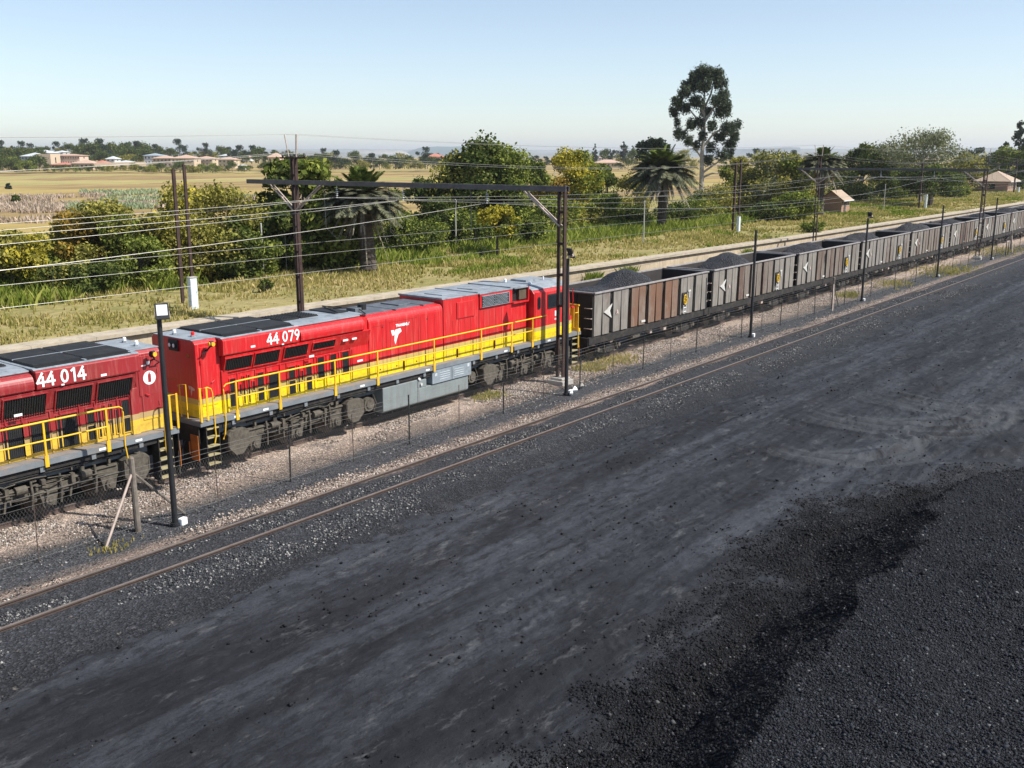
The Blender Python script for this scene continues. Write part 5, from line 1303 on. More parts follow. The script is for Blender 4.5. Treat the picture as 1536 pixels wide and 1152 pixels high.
T('large_tree', 722, 372, 203, 72, 'leaf_dark', 'biggest round dark green tree, above the middle of the nearest portal beam', 17000, .19, gB, k=40, crown_base=.10, parts=[('crown', 'leaf_green', .45, 1), ('crown', 'leaf_olive', .3, -1)], shell=.7)
T('dark_tree', 650, 372, 262, 50, 'leaf_dark', 'lower dark tree joining the left side of the biggest round tree', 6500, .18, gB, crown_base=.02)
T('dark_tree', 798, 345, 240, 38, 'leaf_dark', 'dark green tree between the biggest round tree and the yellow tree', 5600, .2, gB, crown_base=.02, parts=[('crown', 'leaf_green', .4, 1)])
T('bush', 640, 382, 330, 40, 'leaf_green', 'light green bush at the foot of the lower dark tree', 3600, .14, gB, crown_base=.0, cat='bush')
T('young_tree', 746, 384, 305, 33, 'leaf_yellow', 'small yellow leaved tree in front of the biggest round tree', 2600, .15, gB, crown_base=.28, k=14, parts=[('crown', 'leaf_green', .5, 1)])
T('autumn_tree', 853, 335, 222, 50, 'leaf_yellow', 'golden yellow autumn tree with an orange left side', 9500, .2, gB, k=26, crown_base=.04, parts=[('crown', 'leaf_orange', .45, -1), ('crown', 'leaf_green', .35, 1)], shell=.7)
T('bush', 868, 330, 292, 22, 'leaf_yellow', 'low bright yellow bush right of the nearest portal mast', 2200, .17, gB, crown_base=.0, cat='bush')
T('dark_tree', 908, 325, 246, 22, 'leaf_dark', 'narrow dark tree right of the golden yellow tree', 3800, .22, gB, crown_base=.0)
T('bush', 905, 345, 288, 34, 'leaf_green', 'green bush in front of the narrow dark tree', 3600, .16, gB, crown_base=.0, cat='bush')
T('bush', 945, 342, 306, 34, 'leaf_dark', 'dark bush left of the large palm trunk', 3400, .16, gB, crown_base=.0, cat='bush')
T('bush', 1015, 338, 300, 34, 'leaf_dark', 'dark bush right of the large palm trunk', 3400, .16, gB, crown_base=.0, cat='bush')
T('dark_tree', 978, 300, 204, 27, 'leaf_bluish', 'round dark tree top showing behind the large palm', 4500, .26, gB, crown_base=.3)
T('bush', 1082, 325, 272, 40, 'leaf_olive', 'olive bush below the tall gum tree', 4600, .18, gB, crown_base=.0, cat='bush')
T('bush', 1060, 318, 285, 30, 'leaf_dark', 'dark bush directly under the gum tree trunk', 2600, .2, gB, crown_base=.0, cat='bush')
T('leafy_tree', 1108, 322, 232, 36, 'leaf_olive', 'yellowish tree behind the rusty posts right of the gum tree', 6200, .2, gB, crown_base=.05, parts=[('crown', 'leaf_green', .3, -1)])
T('leafy_tree', 1160, 325, 222, 50, 'leaf_olive', 'tall thin leaved yellow green tree left of the second palm', 7000, .2, gB, crown_base=.05, bark='bark_pale', multi=3, parts=[('crown', 'leaf_green', .7, 1), ('crown', 'leaf_grey', .3, -1)])
T('bush', 1190, 335, 285, 36, 'leaf_green', 'green bush left of the brick hut', 4200, .17, gB, crown_base=.0, cat='bush')
T('bush', 1145, 335, 300, 30, 'leaf_dark', 'dark bush between the rusty posts and the brick hut', 3000, .17, gB, crown_base=.0, cat='bush')
T('dark_tree', 1290, 305, 215, 38, 'leaf_dark', 'dense dark green tree right of the second palm', 6500, .26, gB, crown_base=.02, parts=[('crown', 'leaf_green', .2, 1)])
T('grey_tree', 1382, 305, 189, 64, 'leaf_grey', 'tall sparse grey green tree with pale branches showing', 5600, .22, gB, crown_base=.3, k=34, bark='bark_pale', multi=3, r=.26, shell=.4)
T('dark_tree', 1395, 310, 246, 48, 'leaf_dark', 'dark spreading tree under the sparse grey tree', 6500, .26, gB, crown_base=.18, r=.45)
T('leafy_tree', 1338, 298, 238, 34, 'leaf_olive', 'olive tree between the dense dark tree and the sparse grey one', 4200, .27, gB, crown_base=.05)
T('leafy_tree', 1446, 290, 226, 34, 'leaf_olive', 'round olive yellow tree left of the third portal mast', 4500, .28, gB, crown_base=.05, parts=[('crown', 'leaf_yellow', .12, -1)])
T('bush', 1432, 296, 268, 22, 'leaf_orange', 'small reddish bush below the round olive yellow tree', 1500, .2, gB, crown_base=.0, cat='bush')
T('dark_tree', 1466, 268, 219, 22, 'leaf_bluish', 'small far bluish tree behind the third portal mast', 2400, .4, gB, crown_base=.1)
T('leafy_tree', 1508, 284, 217, 30, 'leaf_green', 'bright green round tree above the tiled house', 5200, .3, gB, crown_base=.1)
T('conifer', 1522, 276, 181, 27, 'leaf_bluish', 'dark pointed conifer at the right edge', 4200, .34, gB, k=26, crown_base=.1, conic=.75)
T('conifer', 1500, 276, 212, 20, 'leaf_bluish', 'shorter dark conifer left of the pointed one at the right edge', 2200, .34, gB, k=16, crown_base=.1, conic=.6)
T('leafy_tree', 1546, 285, 214, 26, 'leaf_dark', 'dark tree cut by the right edge', 3500, .32, gB, crown_base=.05)
T('bush', 1470, 284, 262, 12, 'leaf_olive', 'olive bush at the left corner of the tiled house', 1300, .2, gB, crown_base=.0, cat='bush')
T('bush', 400, 441, 418, 11, 'leaf_dark', 'tiny dark shrub at the foot of the pale pole left of the portal mast', 700, .07, gB, crown_base=.0, cat='bush')
T('bush', 24, 308, 292, 7, 'leaf_dark', 'lone dark bush out on the dry field, nearer one', 350, .28, 'lone bushes on the field', crown_base=.0, cat='bush')
T('bush', 13, 284, 275, 4, 'leaf_bluish', 'lone tiny dark tree out on the dry field, farther one', 220, .4, 'lone bushes on the field', crown_base=.1, cat='bush')
T('bush', 1218, 350, 330, 18, 'leaf_green', 'low green bush at the left foot of the second portal', 1500, .13, gB, crown_base=.0, cat='bush')

# understorey that closes the belt
for args in [(-12, 440, 380, 34, 'leaf_green', 'green bush cut by the left edge, below the yellow green tree', 2600, .12), (50, 425, 352, 40, 'leaf_olive', 'olive bush between the left edge tree and the orange tinged one', 3600, .13),
             (240, 432, 318, 42, 'leaf_olive', 'olive bush between the orange tinged tree and the rusty posts', 4200, .13), (365, 428, 320, 46, 'leaf_dark', 'dark bush under the right side of the wide olive tree', 5200, .14),
             (508, 408, 300, 44, 'leaf_dark', 'dark bush left of the ragged palm trunk', 5200, .15), (580, 385, 285, 30, 'leaf_dark', 'tall dark bush behind the ragged palm', 4200, .15),
             (690, 378, 318, 44, 'leaf_dark', 'dark undergrowth below the biggest round tree', 5200, .15), (770, 372, 318, 46, 'leaf_dark', 'dark undergrowth between the small yellow tree and the portal', 5200, .15),
             (825, 352, 292, 38, 'leaf_green', 'green bush behind the top of the nearest right mast', 4200, .16), (880, 348, 315, 34, 'leaf_olive', 'olive undergrowth in front of the golden tree', 3200, .15),
             (940, 322, 262, 30, 'leaf_olive', 'olive tree between the narrow dark tree and the large palm', 3800, .2), (1045, 330, 296, 34, 'leaf_green', 'green undergrowth in front of the gum tree', 3200, .16),
             (1130, 318, 262, 34, 'leaf_green', 'green bush between the two yellowish trees', 3800, .19), (1200, 318, 262, 34, 'leaf_olive', 'olive bush left of the second palm trunk', 3800, .19),
             (1262, 306, 252, 34, 'leaf_dark', 'dark bush behind the brick hut', 3400, .22), (1325, 302, 262, 34, 'leaf_dark', 'dark undergrowth right of the brick hut', 3400, .22),
             (1172, 312, 246, 44, 'leaf_olive', 'olive tree mass behind the tall thin leaved tree', 5200, .2), (1120, 312, 250, 40, 'leaf_dark', 'dark tree mass behind the right rusty post', 4600, .2), (860, 322, 262, 44, 'leaf_dark', 'dark tree mass under the golden yellow tree', 4600, .2),
             (500, 412, 268, 40, 'leaf_dark', 'dark tree between the portal mast and the ragged palm', 5600, .17), (430, 420, 300, 46, 'leaf_dark', 'dark tree mass left of the portal mast', 5600, .17), (110, 430, 330, 50, 'leaf_olive', 'olive yellow bush left of the orange tinged tree', 5200, .13), (660, 376, 290, 50, 'leaf_dark', 'dark tree mass under the left side of the biggest tree', 5600, .17),
             (1422, 298, 262, 26, 'leaf_dark', 'dark undergrowth left of the third portal mast', 2600, .22), (1352, 300, 228, 30, 'leaf_grey', 'pale grey green tree left of the tall sparse one', 3000, .24),
             (1475, 280, 250, 20, 'leaf_dark', 'dark bush behind the third portal mast', 1800, .26), (1540, 284, 248, 22, 'leaf_green', 'green bush right of the tiled house', 1800, .24)]:
    px, b_, t_, hw, mt, lb, n_, sz_ = args
    T('bush', px, b_, t_, hw*1.15, mt, lb, n_, sz_, gB, crown_base=.0, cat='bush', parts=[('crown', 'leaf_green' if mt == 'leaf_dark' else 'leaf_olive', .25, 1)])

# tall gum tree with open layered crown
def gum():
    p = ground_pt(1052, 302); D = depth(p); s = D/FPX
    r = empty('gum_tree', p); tag(r, 'tall gum tree with an open layered crown rising high above the palms', 'tree', gB)
    def L(px, py): q = (px-1052)*s; return Vector((RT.x*q, RT.y*q, (302-py)*s/cos(PITCH)))
    mb = MB()
    mb.tube([L(1052, 306), L(1051, 270), L(1050, 235), L(1052, 200), L(1050, 165), L(1049, 130)], [.55, .42, .34, .26, .16, .05], 9)
    limbs = [((1050, 240), (1036, 222), (1020, 205), (1008, 196)), ((1051, 225), (1066, 205), (1086, 196), (1098, 205)), ((1051, 205), (1040, 185), (1022, 165), (1012, 152)), ((1052, 190), (1064, 170), (1078, 155), (1084, 148)),
             ((1051, 262), (1068, 250), (1084, 240), (1092, 235)), ((1051, 180), (1040, 160), (1030, 140), (1034, 125)), ((1051, 170), (1060, 150), (1064, 130), (1062, 118)), ((1052, 268), (1066, 262), (1078, 262), (1086, 255))]
    for l in limbs:
        q = [L(*a)+Vector((RT.y, -RT.x, 0))*random.uniform(-1.5, 1.5)*i/3 for i, a in enumerate(l)]; mb.tube(q, [.24, .17, .1, .04], 6, cap=False)
    mb.build('trunk', 'bark_pale', r)
    lob = [(1050,118,15),(1038,124,12),(1062,122,13),(1072,134,12),(1030,136,12),(1048,138,13),(1080,150,10),(1070,158,11),(1018,146,10),(1010,158,9),(1008,172,8),(1022,166,10),(1040,160,12),(1056,172,10),(1076,172,12),(1085,163,7),(1044,188,9),(1062,192,9),(1030,190,8),
           (1016,203,10),(1028,212,8),(1086,196,12),(1098,206,8),(1100,190,6),(1074,206,9),(1064,222,8),(1040,218,7),(1090,218,9),(1012,186,5),(1078,232,8),(1060,240,7),(1092,230,6),(1050,205,7)]
    C = np.array([list(L(a, b)+Vector((RT.y, -RT.x, 0))*random.uniform(-1, 1)*c*s*.9) for a, b, c in lob]); R = np.array([c*s*.84 for _, _, c in lob])
    V, F = leaf_cloud(C, R*1.25, 26000, .19, .8, RNG, .1, drop=1.3, sub=10); npmesh('crown', V, F, 'leaf_gum', r)
gum()

# palms
def palm(px, base, crown_y, top, hw, label, lean=0, skirt=False, seed=1):
    p = ground_pt(px, base); D = depth(p); s = D/FPX; rr = random.Random(seed)
    H = (base-crown_y)*s/cos(PITCH); Rf = hw*s
    r = empty('palm_tree', p); tag(r, label, 'palm', 'palms behind the platform')
    mb = MB(); n = 26; pts = []; rad = []
    for i in range(n+1):
        t = i/n; pts.append((lean*t*t, 0, -.3+(H+.3)*t)); rad.append((.42+.08*(i % 2)+.12*(1-t)**3+(.18 if t > .85 else 0))*(1.0 if not skirt else 1.15))
    mb.tube(pts, rad, 12); mb.build('trunk', 'bark', r)
    top_p = Vector(pts[-1])
    def fronds(name, mat, specs):
        V = []; F = []
        for az, el, L, droop, wl in specs:
            d = Vector((cos(az)*cos(el), sin(az)*cos(el), sin(el))); side = d.cross(Vector((0,0,1))).normalized() if abs(d.z) < .99 else Vector((1,0,0))
            N_ = 26; prev = None; P = []
            for i in range(N_+1):
                t = i/N_; P.append(top_p+Vector((d.x*L*t, d.y*L*t, d.z*L*t-droop*L*t*t)))
            for i in range(N_):     # rachis
                a, b = P[i], P[i+1]; w = .045*(1-i/N_)+.012; k = len(V)
                V += [a-side*w, a+side*w, b+side*w, b-side*w]; F.append((k, k+1, k+2, k+3))
            for i in range(2, N_*2):
                t = i/(N_*2); a = P[min(i//2, N_-1)].lerp(P[min(i//2+1, N_)], (i % 2)*.5); tg = (P[min(i//2+1, N_)]-P[i//2 if i//2 < N_ else N_-1]).normalized()
                ll = wl*1.25*L*(sin(pi*min(1, t*.92+.08))**.6)*rr.uniform(.8, 1.15)
                for sg in (-1, 1):
                    dr = (side*sg*.75+tg*.6+Vector((0, 0, .28 if droop < .5 else -.35))*rr.uniform(.3, 1.2)).normalized()
                    e = a+dr*ll+Vector((0, 0, -.22*ll)); q = tg*.06*(L/3)
                    k = len(V); V += [a-q, a+q, e+q*.15, e-q*.15]; F.append((k, k+1, k+2, k+3))
        npmesh(name, np.array([tuple(v) for v in V]), np.array(F), mat, r)
    sp = []
    for k in range(48): sp.append((k*2.4+rr.uniform(-.2, .2), rr.uniform(.7, 1.45), Rf*rr.uniform(.85, 1.05), rr.uniform(.25, .5), .16))
    fronds('crown', 'palm_green', sp)
    sp = []
    for k in range(110): sp.append((k*2.4+rr.uniform(-.3, .3), rr.uniform(-.05, .75), Rf*rr.uniform(.95, 1.12), rr.uniform(.30, .62), .15))
    fronds('lower_fronds', 'palm_low', sp)
    sp = []
    for k in range(44 if not skirt else 60):
        sp.append((k*2.4+rr.uniform(-.3, .3), rr.uniform(-.5, .25) if not skirt else rr.uniform(-.9, .0), Rf*rr.uniform(.65, .98)*(1.0 if not skirt else .95), rr.uniform(.5, .9), .09 if not skirt else .05))
    fronds('dead_fronds', 'palm_dry', sp)
palm(992, 346, 262, 205, 56, 'large palm with a wide grey green crown, left of the tall gum tree', seed=3)
palm(1229, 325, 250, 212, 38, 'second palm with a bright green top, behind the brick hut', seed=5)
palm(553, 410, 302, 246, 66, 'ragged palm with hanging dead fronds behind the nearest portal beam', lean=-.5, skirt=True, seed=8)

# ---- grass and weeds as blades
def blades(name, X, Y, Z, h, w, mat, label, cat='grass', per=5):
    n = len(X); X, Y, Z, h, w = [np.repeat(a, per) for a in (X, Y, Z, h, w)]; m = n*per
    X = X+RNG.normal(0, .12, m)*h; Y = Y+RNG.normal(0, .12, m)*h; a = RNG.uniform(0, 2*pi, m); hh = h*RNG.uniform(.45, 1.1, m)
    lx, ly = RNG.normal(0, .28, m)*hh, RNG.normal(0, .28, m)*hh; dx, dy = np.cos(a)*w, np.sin(a)*w
    V = np.stack([np.stack([X-dx, Y-dy, Z-.05], -1), np.stack([X+dx, Y+dy, Z-.05], -1), np.stack([X+lx*.4+dx*.8, Y+ly*.4+dy*.8, Z+hh*.6], -1), np.stack([X+lx, Y+ly, Z+hh], -1)], 1)
    o = npmesh(name, V.reshape(-1, 3), np.arange(4*m).reshape(-1, 4), mat); tag(o, label, cat, kind='stuff')
def scatter(n, x0, x1, v0, v1, p=1.3):
    X = x0+(x1-x0)*RNG.random(n)**p; v = v0+(v1-v0)*RNG.random(n)**1.0; return X, v, plat_y(X)+v
X, v, Y = scatter(85000, 15, 260, 1.3, 26, 1.45)
g = fbm(X/5, v/3.5, 4, 91); den = np.clip((g-.30)*3.5, .05, 1); k = RNG.random(len(X)) < den; X, v, Y, g = X[k], v[k], Y[k], g[k]
Z = far_z(X, v); D = np.hypot(X, Y); h = (.12+.4*np.clip(g-.35, 0, 1)+.02*np.clip(v, 0, 12))*RNG.uniform(.6, 1.3, len(X)); w = np.clip(D*.00055, .02, .2)
gr = fbm(X/7, v/5, 3, 95)+.012*np.clip(v-8, 0, 20) > .62
blades('verge_grass', X[~gr], Y[~gr], Z[~gr], h[~gr], w[~gr], 'grass_mix', 'dry straw coloured grass on the verge behind the platform')
blades('green_grass', X[gr], Y[gr], Z[gr], h[gr]*1.3, w[gr], 'grass_green', 'fresh green grass patches on the verge behind the platform')
X, v, Y = scatter(9000, 25, 120, 12, 24, 1.2); k = (fbm(X/4, v/3, 3, 99) > .42); X, v, Y = X[k], v[k], Y[k]
blades('tall_weeds', X, Y, far_z(X, v), RNG.uniform(.5, 1.25, len(X)), np.full(len(X), .035), 'grass_green', 'tall green weeds in front of the bushes', 'weeds')
def patch(px, py, rad, n, hgt, mat, label, z=-.15, name='weed_patch'):
    p = at(px, py, z); X = p.x+RNG.normal(0, rad, n); Y = p.y+RNG.normal(0, rad*.6, n)
    blades(name, X, Y, np.full(n, z), RNG.uniform(.4, 1, n)*hgt, np.full(n, .014), mat, label, 'weeds', 6)
patch(165, 821, .3, 60, .06, 'grass_mix', 'small green weed patch right of the strut of the wooden post')
patch(735, 595, .38, 260, .22, 'grass_mix', 'straw coloured tuft beside the fuel tank end of the bright locomotive')
patch(884, 553, .45, 320, .28, 'grass_mix', 'green and straw tuft beside the first wagon bogie')
patch(925, 540, .7, 360, .2, 'grass_mix', 'low weeds along the track beside the first wagon')
patch(1272, 443, .5, 300, .3, 'grass_mix', 'green weed clump right of the small braced post')
patch(1340, 425, 1.2, 300, .18, 'grass_mix', 'green weeds beside the fourth wagon')
patch(1415, 405, 2.6, 800, .2, 'grass_mix', 'dry weeds beside the fifth and sixth wagons')
patch(1480, 375, 3.5, 900, .22, 'grass_mix', 'dry weeds beside the seventh wagon')
for (px, py, l) in ((852, 418, 'left'), (1094, 382, 'middle'), (930, 412, 'second')):
    p = at(px, py, -.2); n = 160; blades('weed_patch', p.x+RNG.normal(0, .5, n), np.full(n, float(plat_y(p.x)))-RNG.random(n)*.5, np.full(n, -.25), RNG.uniform(.3, .9, n), np.full(n, .02), 'grass_green', 'green weeds growing against the platform wall, %s clump' % l, 'weeds')
# reeds in the wet part of the field
n0 = 26000; px_ = RNG.uniform(-20, 470, n0); py_ = 287+53*RNG.random(n0)
P = np.array([list(at(a, b, 0.2)) for a, b in zip(px_, py_)]); gg = fbm(P[:, 0]/14, P[:, 1]/14, 4, 101)
k = (gg > .46) & (py_ > 296-30*(px_ > 120)*(px_ < 240)); P = P[k]; pxk = px_[k]; gg = gg[k]
D = np.hypot(P[:, 0], P[:, 1]); Z = far_z(P[:, 0], P[:, 1]-plat_y(P[:, 0]))
grn = (pxk > 100) & (fbm(P[:, 0]/22, P[:, 1]/22, 3, 105) > .40)
for sel, mt, nm, lb in ((~grn, 'reed', 'dry_reeds', 'pinkish dry reeds on the wet part of the field'), (grn, 'reed_green', 'green_reeds', 'pale grey green reeds behind the orange tinged tree')):
    blades(nm, P[sel, 0], P[sel, 1], Z[sel], RNG.uniform(.4, 1.1, sel.sum()), D[sel]*.0008, mt, lb, 'reeds', 3)

# ================================================================== BUILDINGS
M('brick', (.33, .17, .10), .9, 0, .2, 8, (.2, .12, .09), .5)
M('tile_red', (.36, .19, .14), .85, 0, .2, 6, (.18, .12, .10), .5)
M('tile_pale', (.38, .29, .21), .85, 0, .15, 5, (.30, .22, .17), .5)
M('cream', (.50, .40, .29), .85, 0, .08, 1); M('pinkish', (.60, .43, .34), .85, 0, .08, 1); M('whitewash', (.58, .58, .56), .8, 0, .06, 1)
M('terracotta_pale', (.48, .33, .25), .85, 0, .12, 1); M('roof_white', (.52, .54, .56), .6, 0, .06, 1); M('roof_blue_grey', (.30, .35, .40), .6, 0, .1, 1); M('roof_red', (.45, .18, .13), .85, 0, .12, 1)
def brick_mat():
    m, n, b = newmat('hut_brick'); co = objco(n)
    t = n.nodes.new('ShaderNodeTexBrick'); t.inputs['Scale'].default_value = 1.0; t.inputs['Brick Width'].default_value = .23; t.inputs['Row Height'].default_value = .085; t.inputs['Mortar Size'].default_value = .008
    t.inputs['Color1'].default_value = (.36, .17, .10, 1); t.inputs['Color2'].default_value = (.27, .13, .085, 1); t.inputs['Mortar'].default_value = (.42, .37, .31, 1)
    sp = n.nodes.new('ShaderNodeSeparateXYZ'); n.links.new(co, sp.inputs[0]); cb = n.nodes.new('ShaderNodeCombineXYZ')
    n.links.new(math_(n, 'ADD', sp.outputs[0], sp.outputs[1]), cb.inputs[0]); n.links.new(sp.outputs[2], cb.inputs[1]); n.links.new(cb.outputs[0], t.inputs['Vector'])
    n.links.new(t.outputs['Color'], b.inputs['Base Color']); b.inputs['Roughness'].default_value = .9
brick_mat()
def house(name, p, rz, L, Wd, h, rh, wall, roof, label, cat, group=None, hip=True, wins=3, floors=1, door=True, ov=.35, tiles=False, storey=None, winmat='glass_dark'):
    r = empty(name, p, rz); tag(r, label, cat, group)
    mb = MB(); mb.box(-L/2, L/2, -Wd/2, Wd/2, -.5, h); w_ = mb.build('wall', wall, r)
    if rh > 0:
        mb = MB(); a, b = L/2+ov, Wd/2+ov; rx = max(0.01, L/2-Wd/2) if hip else L/2+ov
        V = [(-a,-b,h), (a,-b,h), (a,b,h), (-a,b,h), (-rx,0,h+rh), (rx,0,h+rh)]
        U = [(x, y, z-.12) for x, y, z in V[:4]]
        mb.add(V+U, [(0,1,5,4), (1,2,5), (2,3,4,5), (3,0,4), (6,7,1,0), (7,8,2,1), (8,9,3,2), (9,6,0,3), (9,8,7,6)])
        if tiles:
            for i in range(9):
                t = (i+.5)/9; y = -b+(b)*t; z = h+rh*t; mb.obox((0, y, z+.02), (a-(a-rx)*t-.05 if hip else a, 0, 0), (0, b/18, rh/18), (0, -.02*rh/b, .02))
        ro = mb.build('roof', roof, r)
        if tiles:
            mb = MB(); mb.box(-a, a, -b-.05, -b+.01, h-.16, h+.02); mb.box(a-.01, a+.05, -b, b, h-.16, h+.02); mb.build('gutter', 'whitewash', r)
    sh = storey or h/floors
    for f in range(floors):
        for s in (-1, 1):
            for i in range(wins):
                x = -L/2+L*(i+.5)/wins; ww = min(1.3, L/wins*.4); z0 = f*sh+sh*.32
                mb = MB(); mb.box(x-ww/2, x+ww/2, s*Wd/2, s*(Wd/2+.03), z0, z0+sh*.42); q = mb.build('window', winmat, r)
                mb = MB(); t = .07
                mb.box(x-ww/2-t, x+ww/2+t, s*Wd/2, s*(Wd/2+.06), z0-t, z0); mb.box(x-ww/2-t, x+ww/2+t, s*Wd/2, s*(Wd/2+.06), z0+sh*.42, z0+sh*.42+t); mb.box(x-.03, x+.03, s*(Wd/2+.03), s*(Wd/2+.05), z0, z0+sh*.42)
                mb.build('frame', 'whitewash', q)
        for s in (-1, 1):
            if Wd > 3:
                mb = MB(); mb.box(s*L/2, s*(L/2+.03), -.6, .6, f*sh+sh*.32, f*sh+sh*.74); mb.build('window', winmat, r)
    if door:
        mb = MB(); mb.box(L*.28, L*.28+.9, -Wd/2-.05, -Wd/2, 0, 2.05); mb.build('door', 'bark', r)
    return r
# small brick hut by the verge: gable roof sloping to the camera
p = ground_pt(1252, 321)
hr = empty('brick_hut', p); hr.scale = (.78, .78, .84); tag(hr, 'small red brick hut with a weathered tiled roof below the second palm', 'hut'); 
mb = MB(); mb.box(-2.0, 2.0, -1.9, 1.9, -.4, 2.6); mb.prism([(-1.9, 2.6), (1.9, 2.6), (0, 3.9)], -2.0, 2.0); mb.build('wall', 'hut_brick', hr)
mb = MB()
for s in (-1, 1):
    for i in range(10):
        t0, t1 = i/10, (i+1)/10; y0, z0 = s*2.45*(1-t0), 2.35+1.65*t0; y1, z1 = s*2.45*(1-t1), 2.35+1.65*t1
        mb.add([(-2.5, y0, z0+.05), (2.5, y0, z0+.05), (2.5, y1, z1+.02), (-2.5, y1, z1+.02), (-2.5, y0, z0), (2.5, y0, z0)], [(0,1,2,3), (4,5,1,0)])
mb.build('roof', 'tile_pale', hr)
mb = MB(); mb.box(-2.5, 2.55, -2.52, -2.46, 2.24, 2.42); mb.box(2.5, 2.56, -2.5, 2.5, 2.2, 2.34); mb.build('gutter', 'whitewash', hr)
mb = MB(); mb.box(-.9, .0, -1.96, -1.9, 0, 2.1); mb.build('door', 'bark', hr)
for x in (-1.6, .5, 1.35):
    mb = MB(); mb.box(x-.28, x+.28, -1.93, -1.9, 1.5, 2.2); wq = mb.build('window', 'glass_dark', hr); mb = MB(); mb.box(x-.34, x+.34, -1.97, -1.9, 1.42, 1.5); mb.build('sill', 'concrete', wq)
mb = MB(); mb.box(2.0, 2.03, -.8, .2, 1.3, 2.1); mb.build('window', 'glass_dark', hr)
p = ground_pt(1494, 288); house('tiled_house', p, 0, 8.5, 6.5, 2.5, 2.1, 'hut_brick', 'tile_pale', 'low brick house with a pale hipped tile roof, right of the third portal mast', 'house', wins=6, tiles=True, ov=.7)
p = ground_pt(1437, 279); house('tiled_house', p, .1, 7, 6, 2.4, 1.2, 'brick', 'tile_red', 'small brick building with a reddish roof under the dark trees left of the third portal', 'house', wins=2, tiles=True)

# ---- town across the field
gT = 'buildings of the town across the field'
def far_b(px0, px1, ybase, ytop, D, dp, roof_f, wall, roof, label, wins=6, floors=1, hip=True, name='town_building', cat='building', rz=None, door=False):
    pc = ray((px0+px1)/2, 233); pc = Vector((pc.x, pc.y, 0)).normalized(); c = cos(AZ)*pc.x+sin(AZ)*pc.y
    p = pc*(D/c); L = (px1-px0)*D/FPX/1.0; H = (ybase-ytop)*D/FPX
    zb = CAMH-(ybase-233)*D/FPX; p = Vector((p.x, p.y, zb)); a = math.atan2(-RT.y, -RT.x)+pi if rz is None else rz
    return house(name, p, math.atan2(RT.y, RT.x), L*.96, dp, H*(1-roof_f), H*roof_f, wall, roof, label, cat, gT, hip=hip, wins=wins, floors=floors, door=door, ov=.6)
far_b(40, 66, 246, 229, 560, 14, .3, 'roof_blue_grey', 'roof_white', 'grey school block with a white roof, second building from the left', 5, 2)
far_b(62, 83, 250, 231, 556, 12, .0, 'cream', 'cream', 'cream blank end of a hall, beside the grey block', 1, 1)
far_b(81, 126, 246, 231, 570, 12, .15, 'pinkish', 'terracotta_pale', 'long two storey pinkish building with window bands', 12, 2)
far_b(80, 112, 252, 243, 548, 10, .35, 'cream', 'roof_red', 'low house with a dull red roof below the long pinkish building', 4, 1)
far_b(54, 82, 234, 225, 620, 16, .5, 'whitewash', 'roof_white', 'wide white roof above the grey block', 4, 1)
far_b(88, 100, 232, 226, 640, 10, .4, 'whitewash', 'roof_white', 'small white roof right of the wide one', 2, 1)
far_b(112, 145, 252, 239, 545, 12, .4, 'cream', 'terracotta_pale', 'terracotta roofed house right of the long pinkish building', 5, 1)
far_b(144, 161, 249, 240, 550, 10, .45, 'cream', 'roof_red', 'red roofed cottage right of the terracotta one', 3, 1)
far_b(163, 176, 242, 234, 575, 9, .5, 'whitewash', 'roof_white', 'white gabled roof peeping over the trees', 2, 1)
far_b(176, 201, 248, 240, 550, 10, .4, 'whitewash', 'roof_white', 'long white roofed bungalow', 4, 1)
far_b(222, 243, 246, 230, 575, 14, .2, 'whitewash', 'roof_blue_grey', 'white building left of the long apartment block', 4, 2)
far_b(234, 262, 249, 233, 555, 12, .25, 'cream', 'terracotta_pale', 'left wing of the long cream apartment block', 5, 2)
far_b(262, 296, 252, 232, 545, 12, .25, 'cream', 'terracotta_pale', 'middle wing of the long cream apartment block', 6, 2)
far_b(296, 323, 248, 234, 560, 12, .25, 'cream', 'terracotta_pale', 'right wing of the long cream apartment block', 5, 2)
far_b(331, 355, 250, 235, 550, 11, .25, 'cream', 'terracotta_pale', 'separate cream house with a terracotta roof', 4, 2)
far_b(358, 369, 252, 246, 535, 6, .3, 'whitewash', 'roof_white', 'tiny white shed near the field edge', 2, 1)
far_b(332, 347, 236, 231, 640, 9, .5, 'roof_blue_grey', 'roof_white', 'grey roof behind the separate cream house', 2, 1)
far_b(405, 423, 243, 229, 570, 11, .45, 'pinkish', 'terracotta_pale', 'pink roofed house just left of the nearest portal cross arm', 3, 1)
far_b(366, 378, 240, 233, 620, 8, .4, 'whitewash', 'terracotta_pale', 'small house between the cream house and the pink roofed one', 2, 1)
far_b(640, 667, 241, 230, 640, 11, .45, 'pinkish', 'roof_red', 'red roofed house beside the left edge of the biggest round tree', 4, 1)
far_b(779, 800, 246, 237, 600, 12, .3, 'whitewash', 'roof_white', 'white warehouse between the biggest tree and the yellow tree', 3, 1)
far_b(892, 932, 250, 239, 640, 12, .4, 'cream', 'terracotta_pale', 'long cream building right of the yellow tree', 7, 1)
far_b(886, 902, 240, 234, 760, 10, .4, 'whitewash', 'terracotta_pale', 'small pale house above the long cream building', 3, 1)
far_b(1079, 1090, 251, 245, 620, 9, .4, 'cream', 'terracotta_pale', 'small pale house glimpsed right of the gum tree', 3, 1)
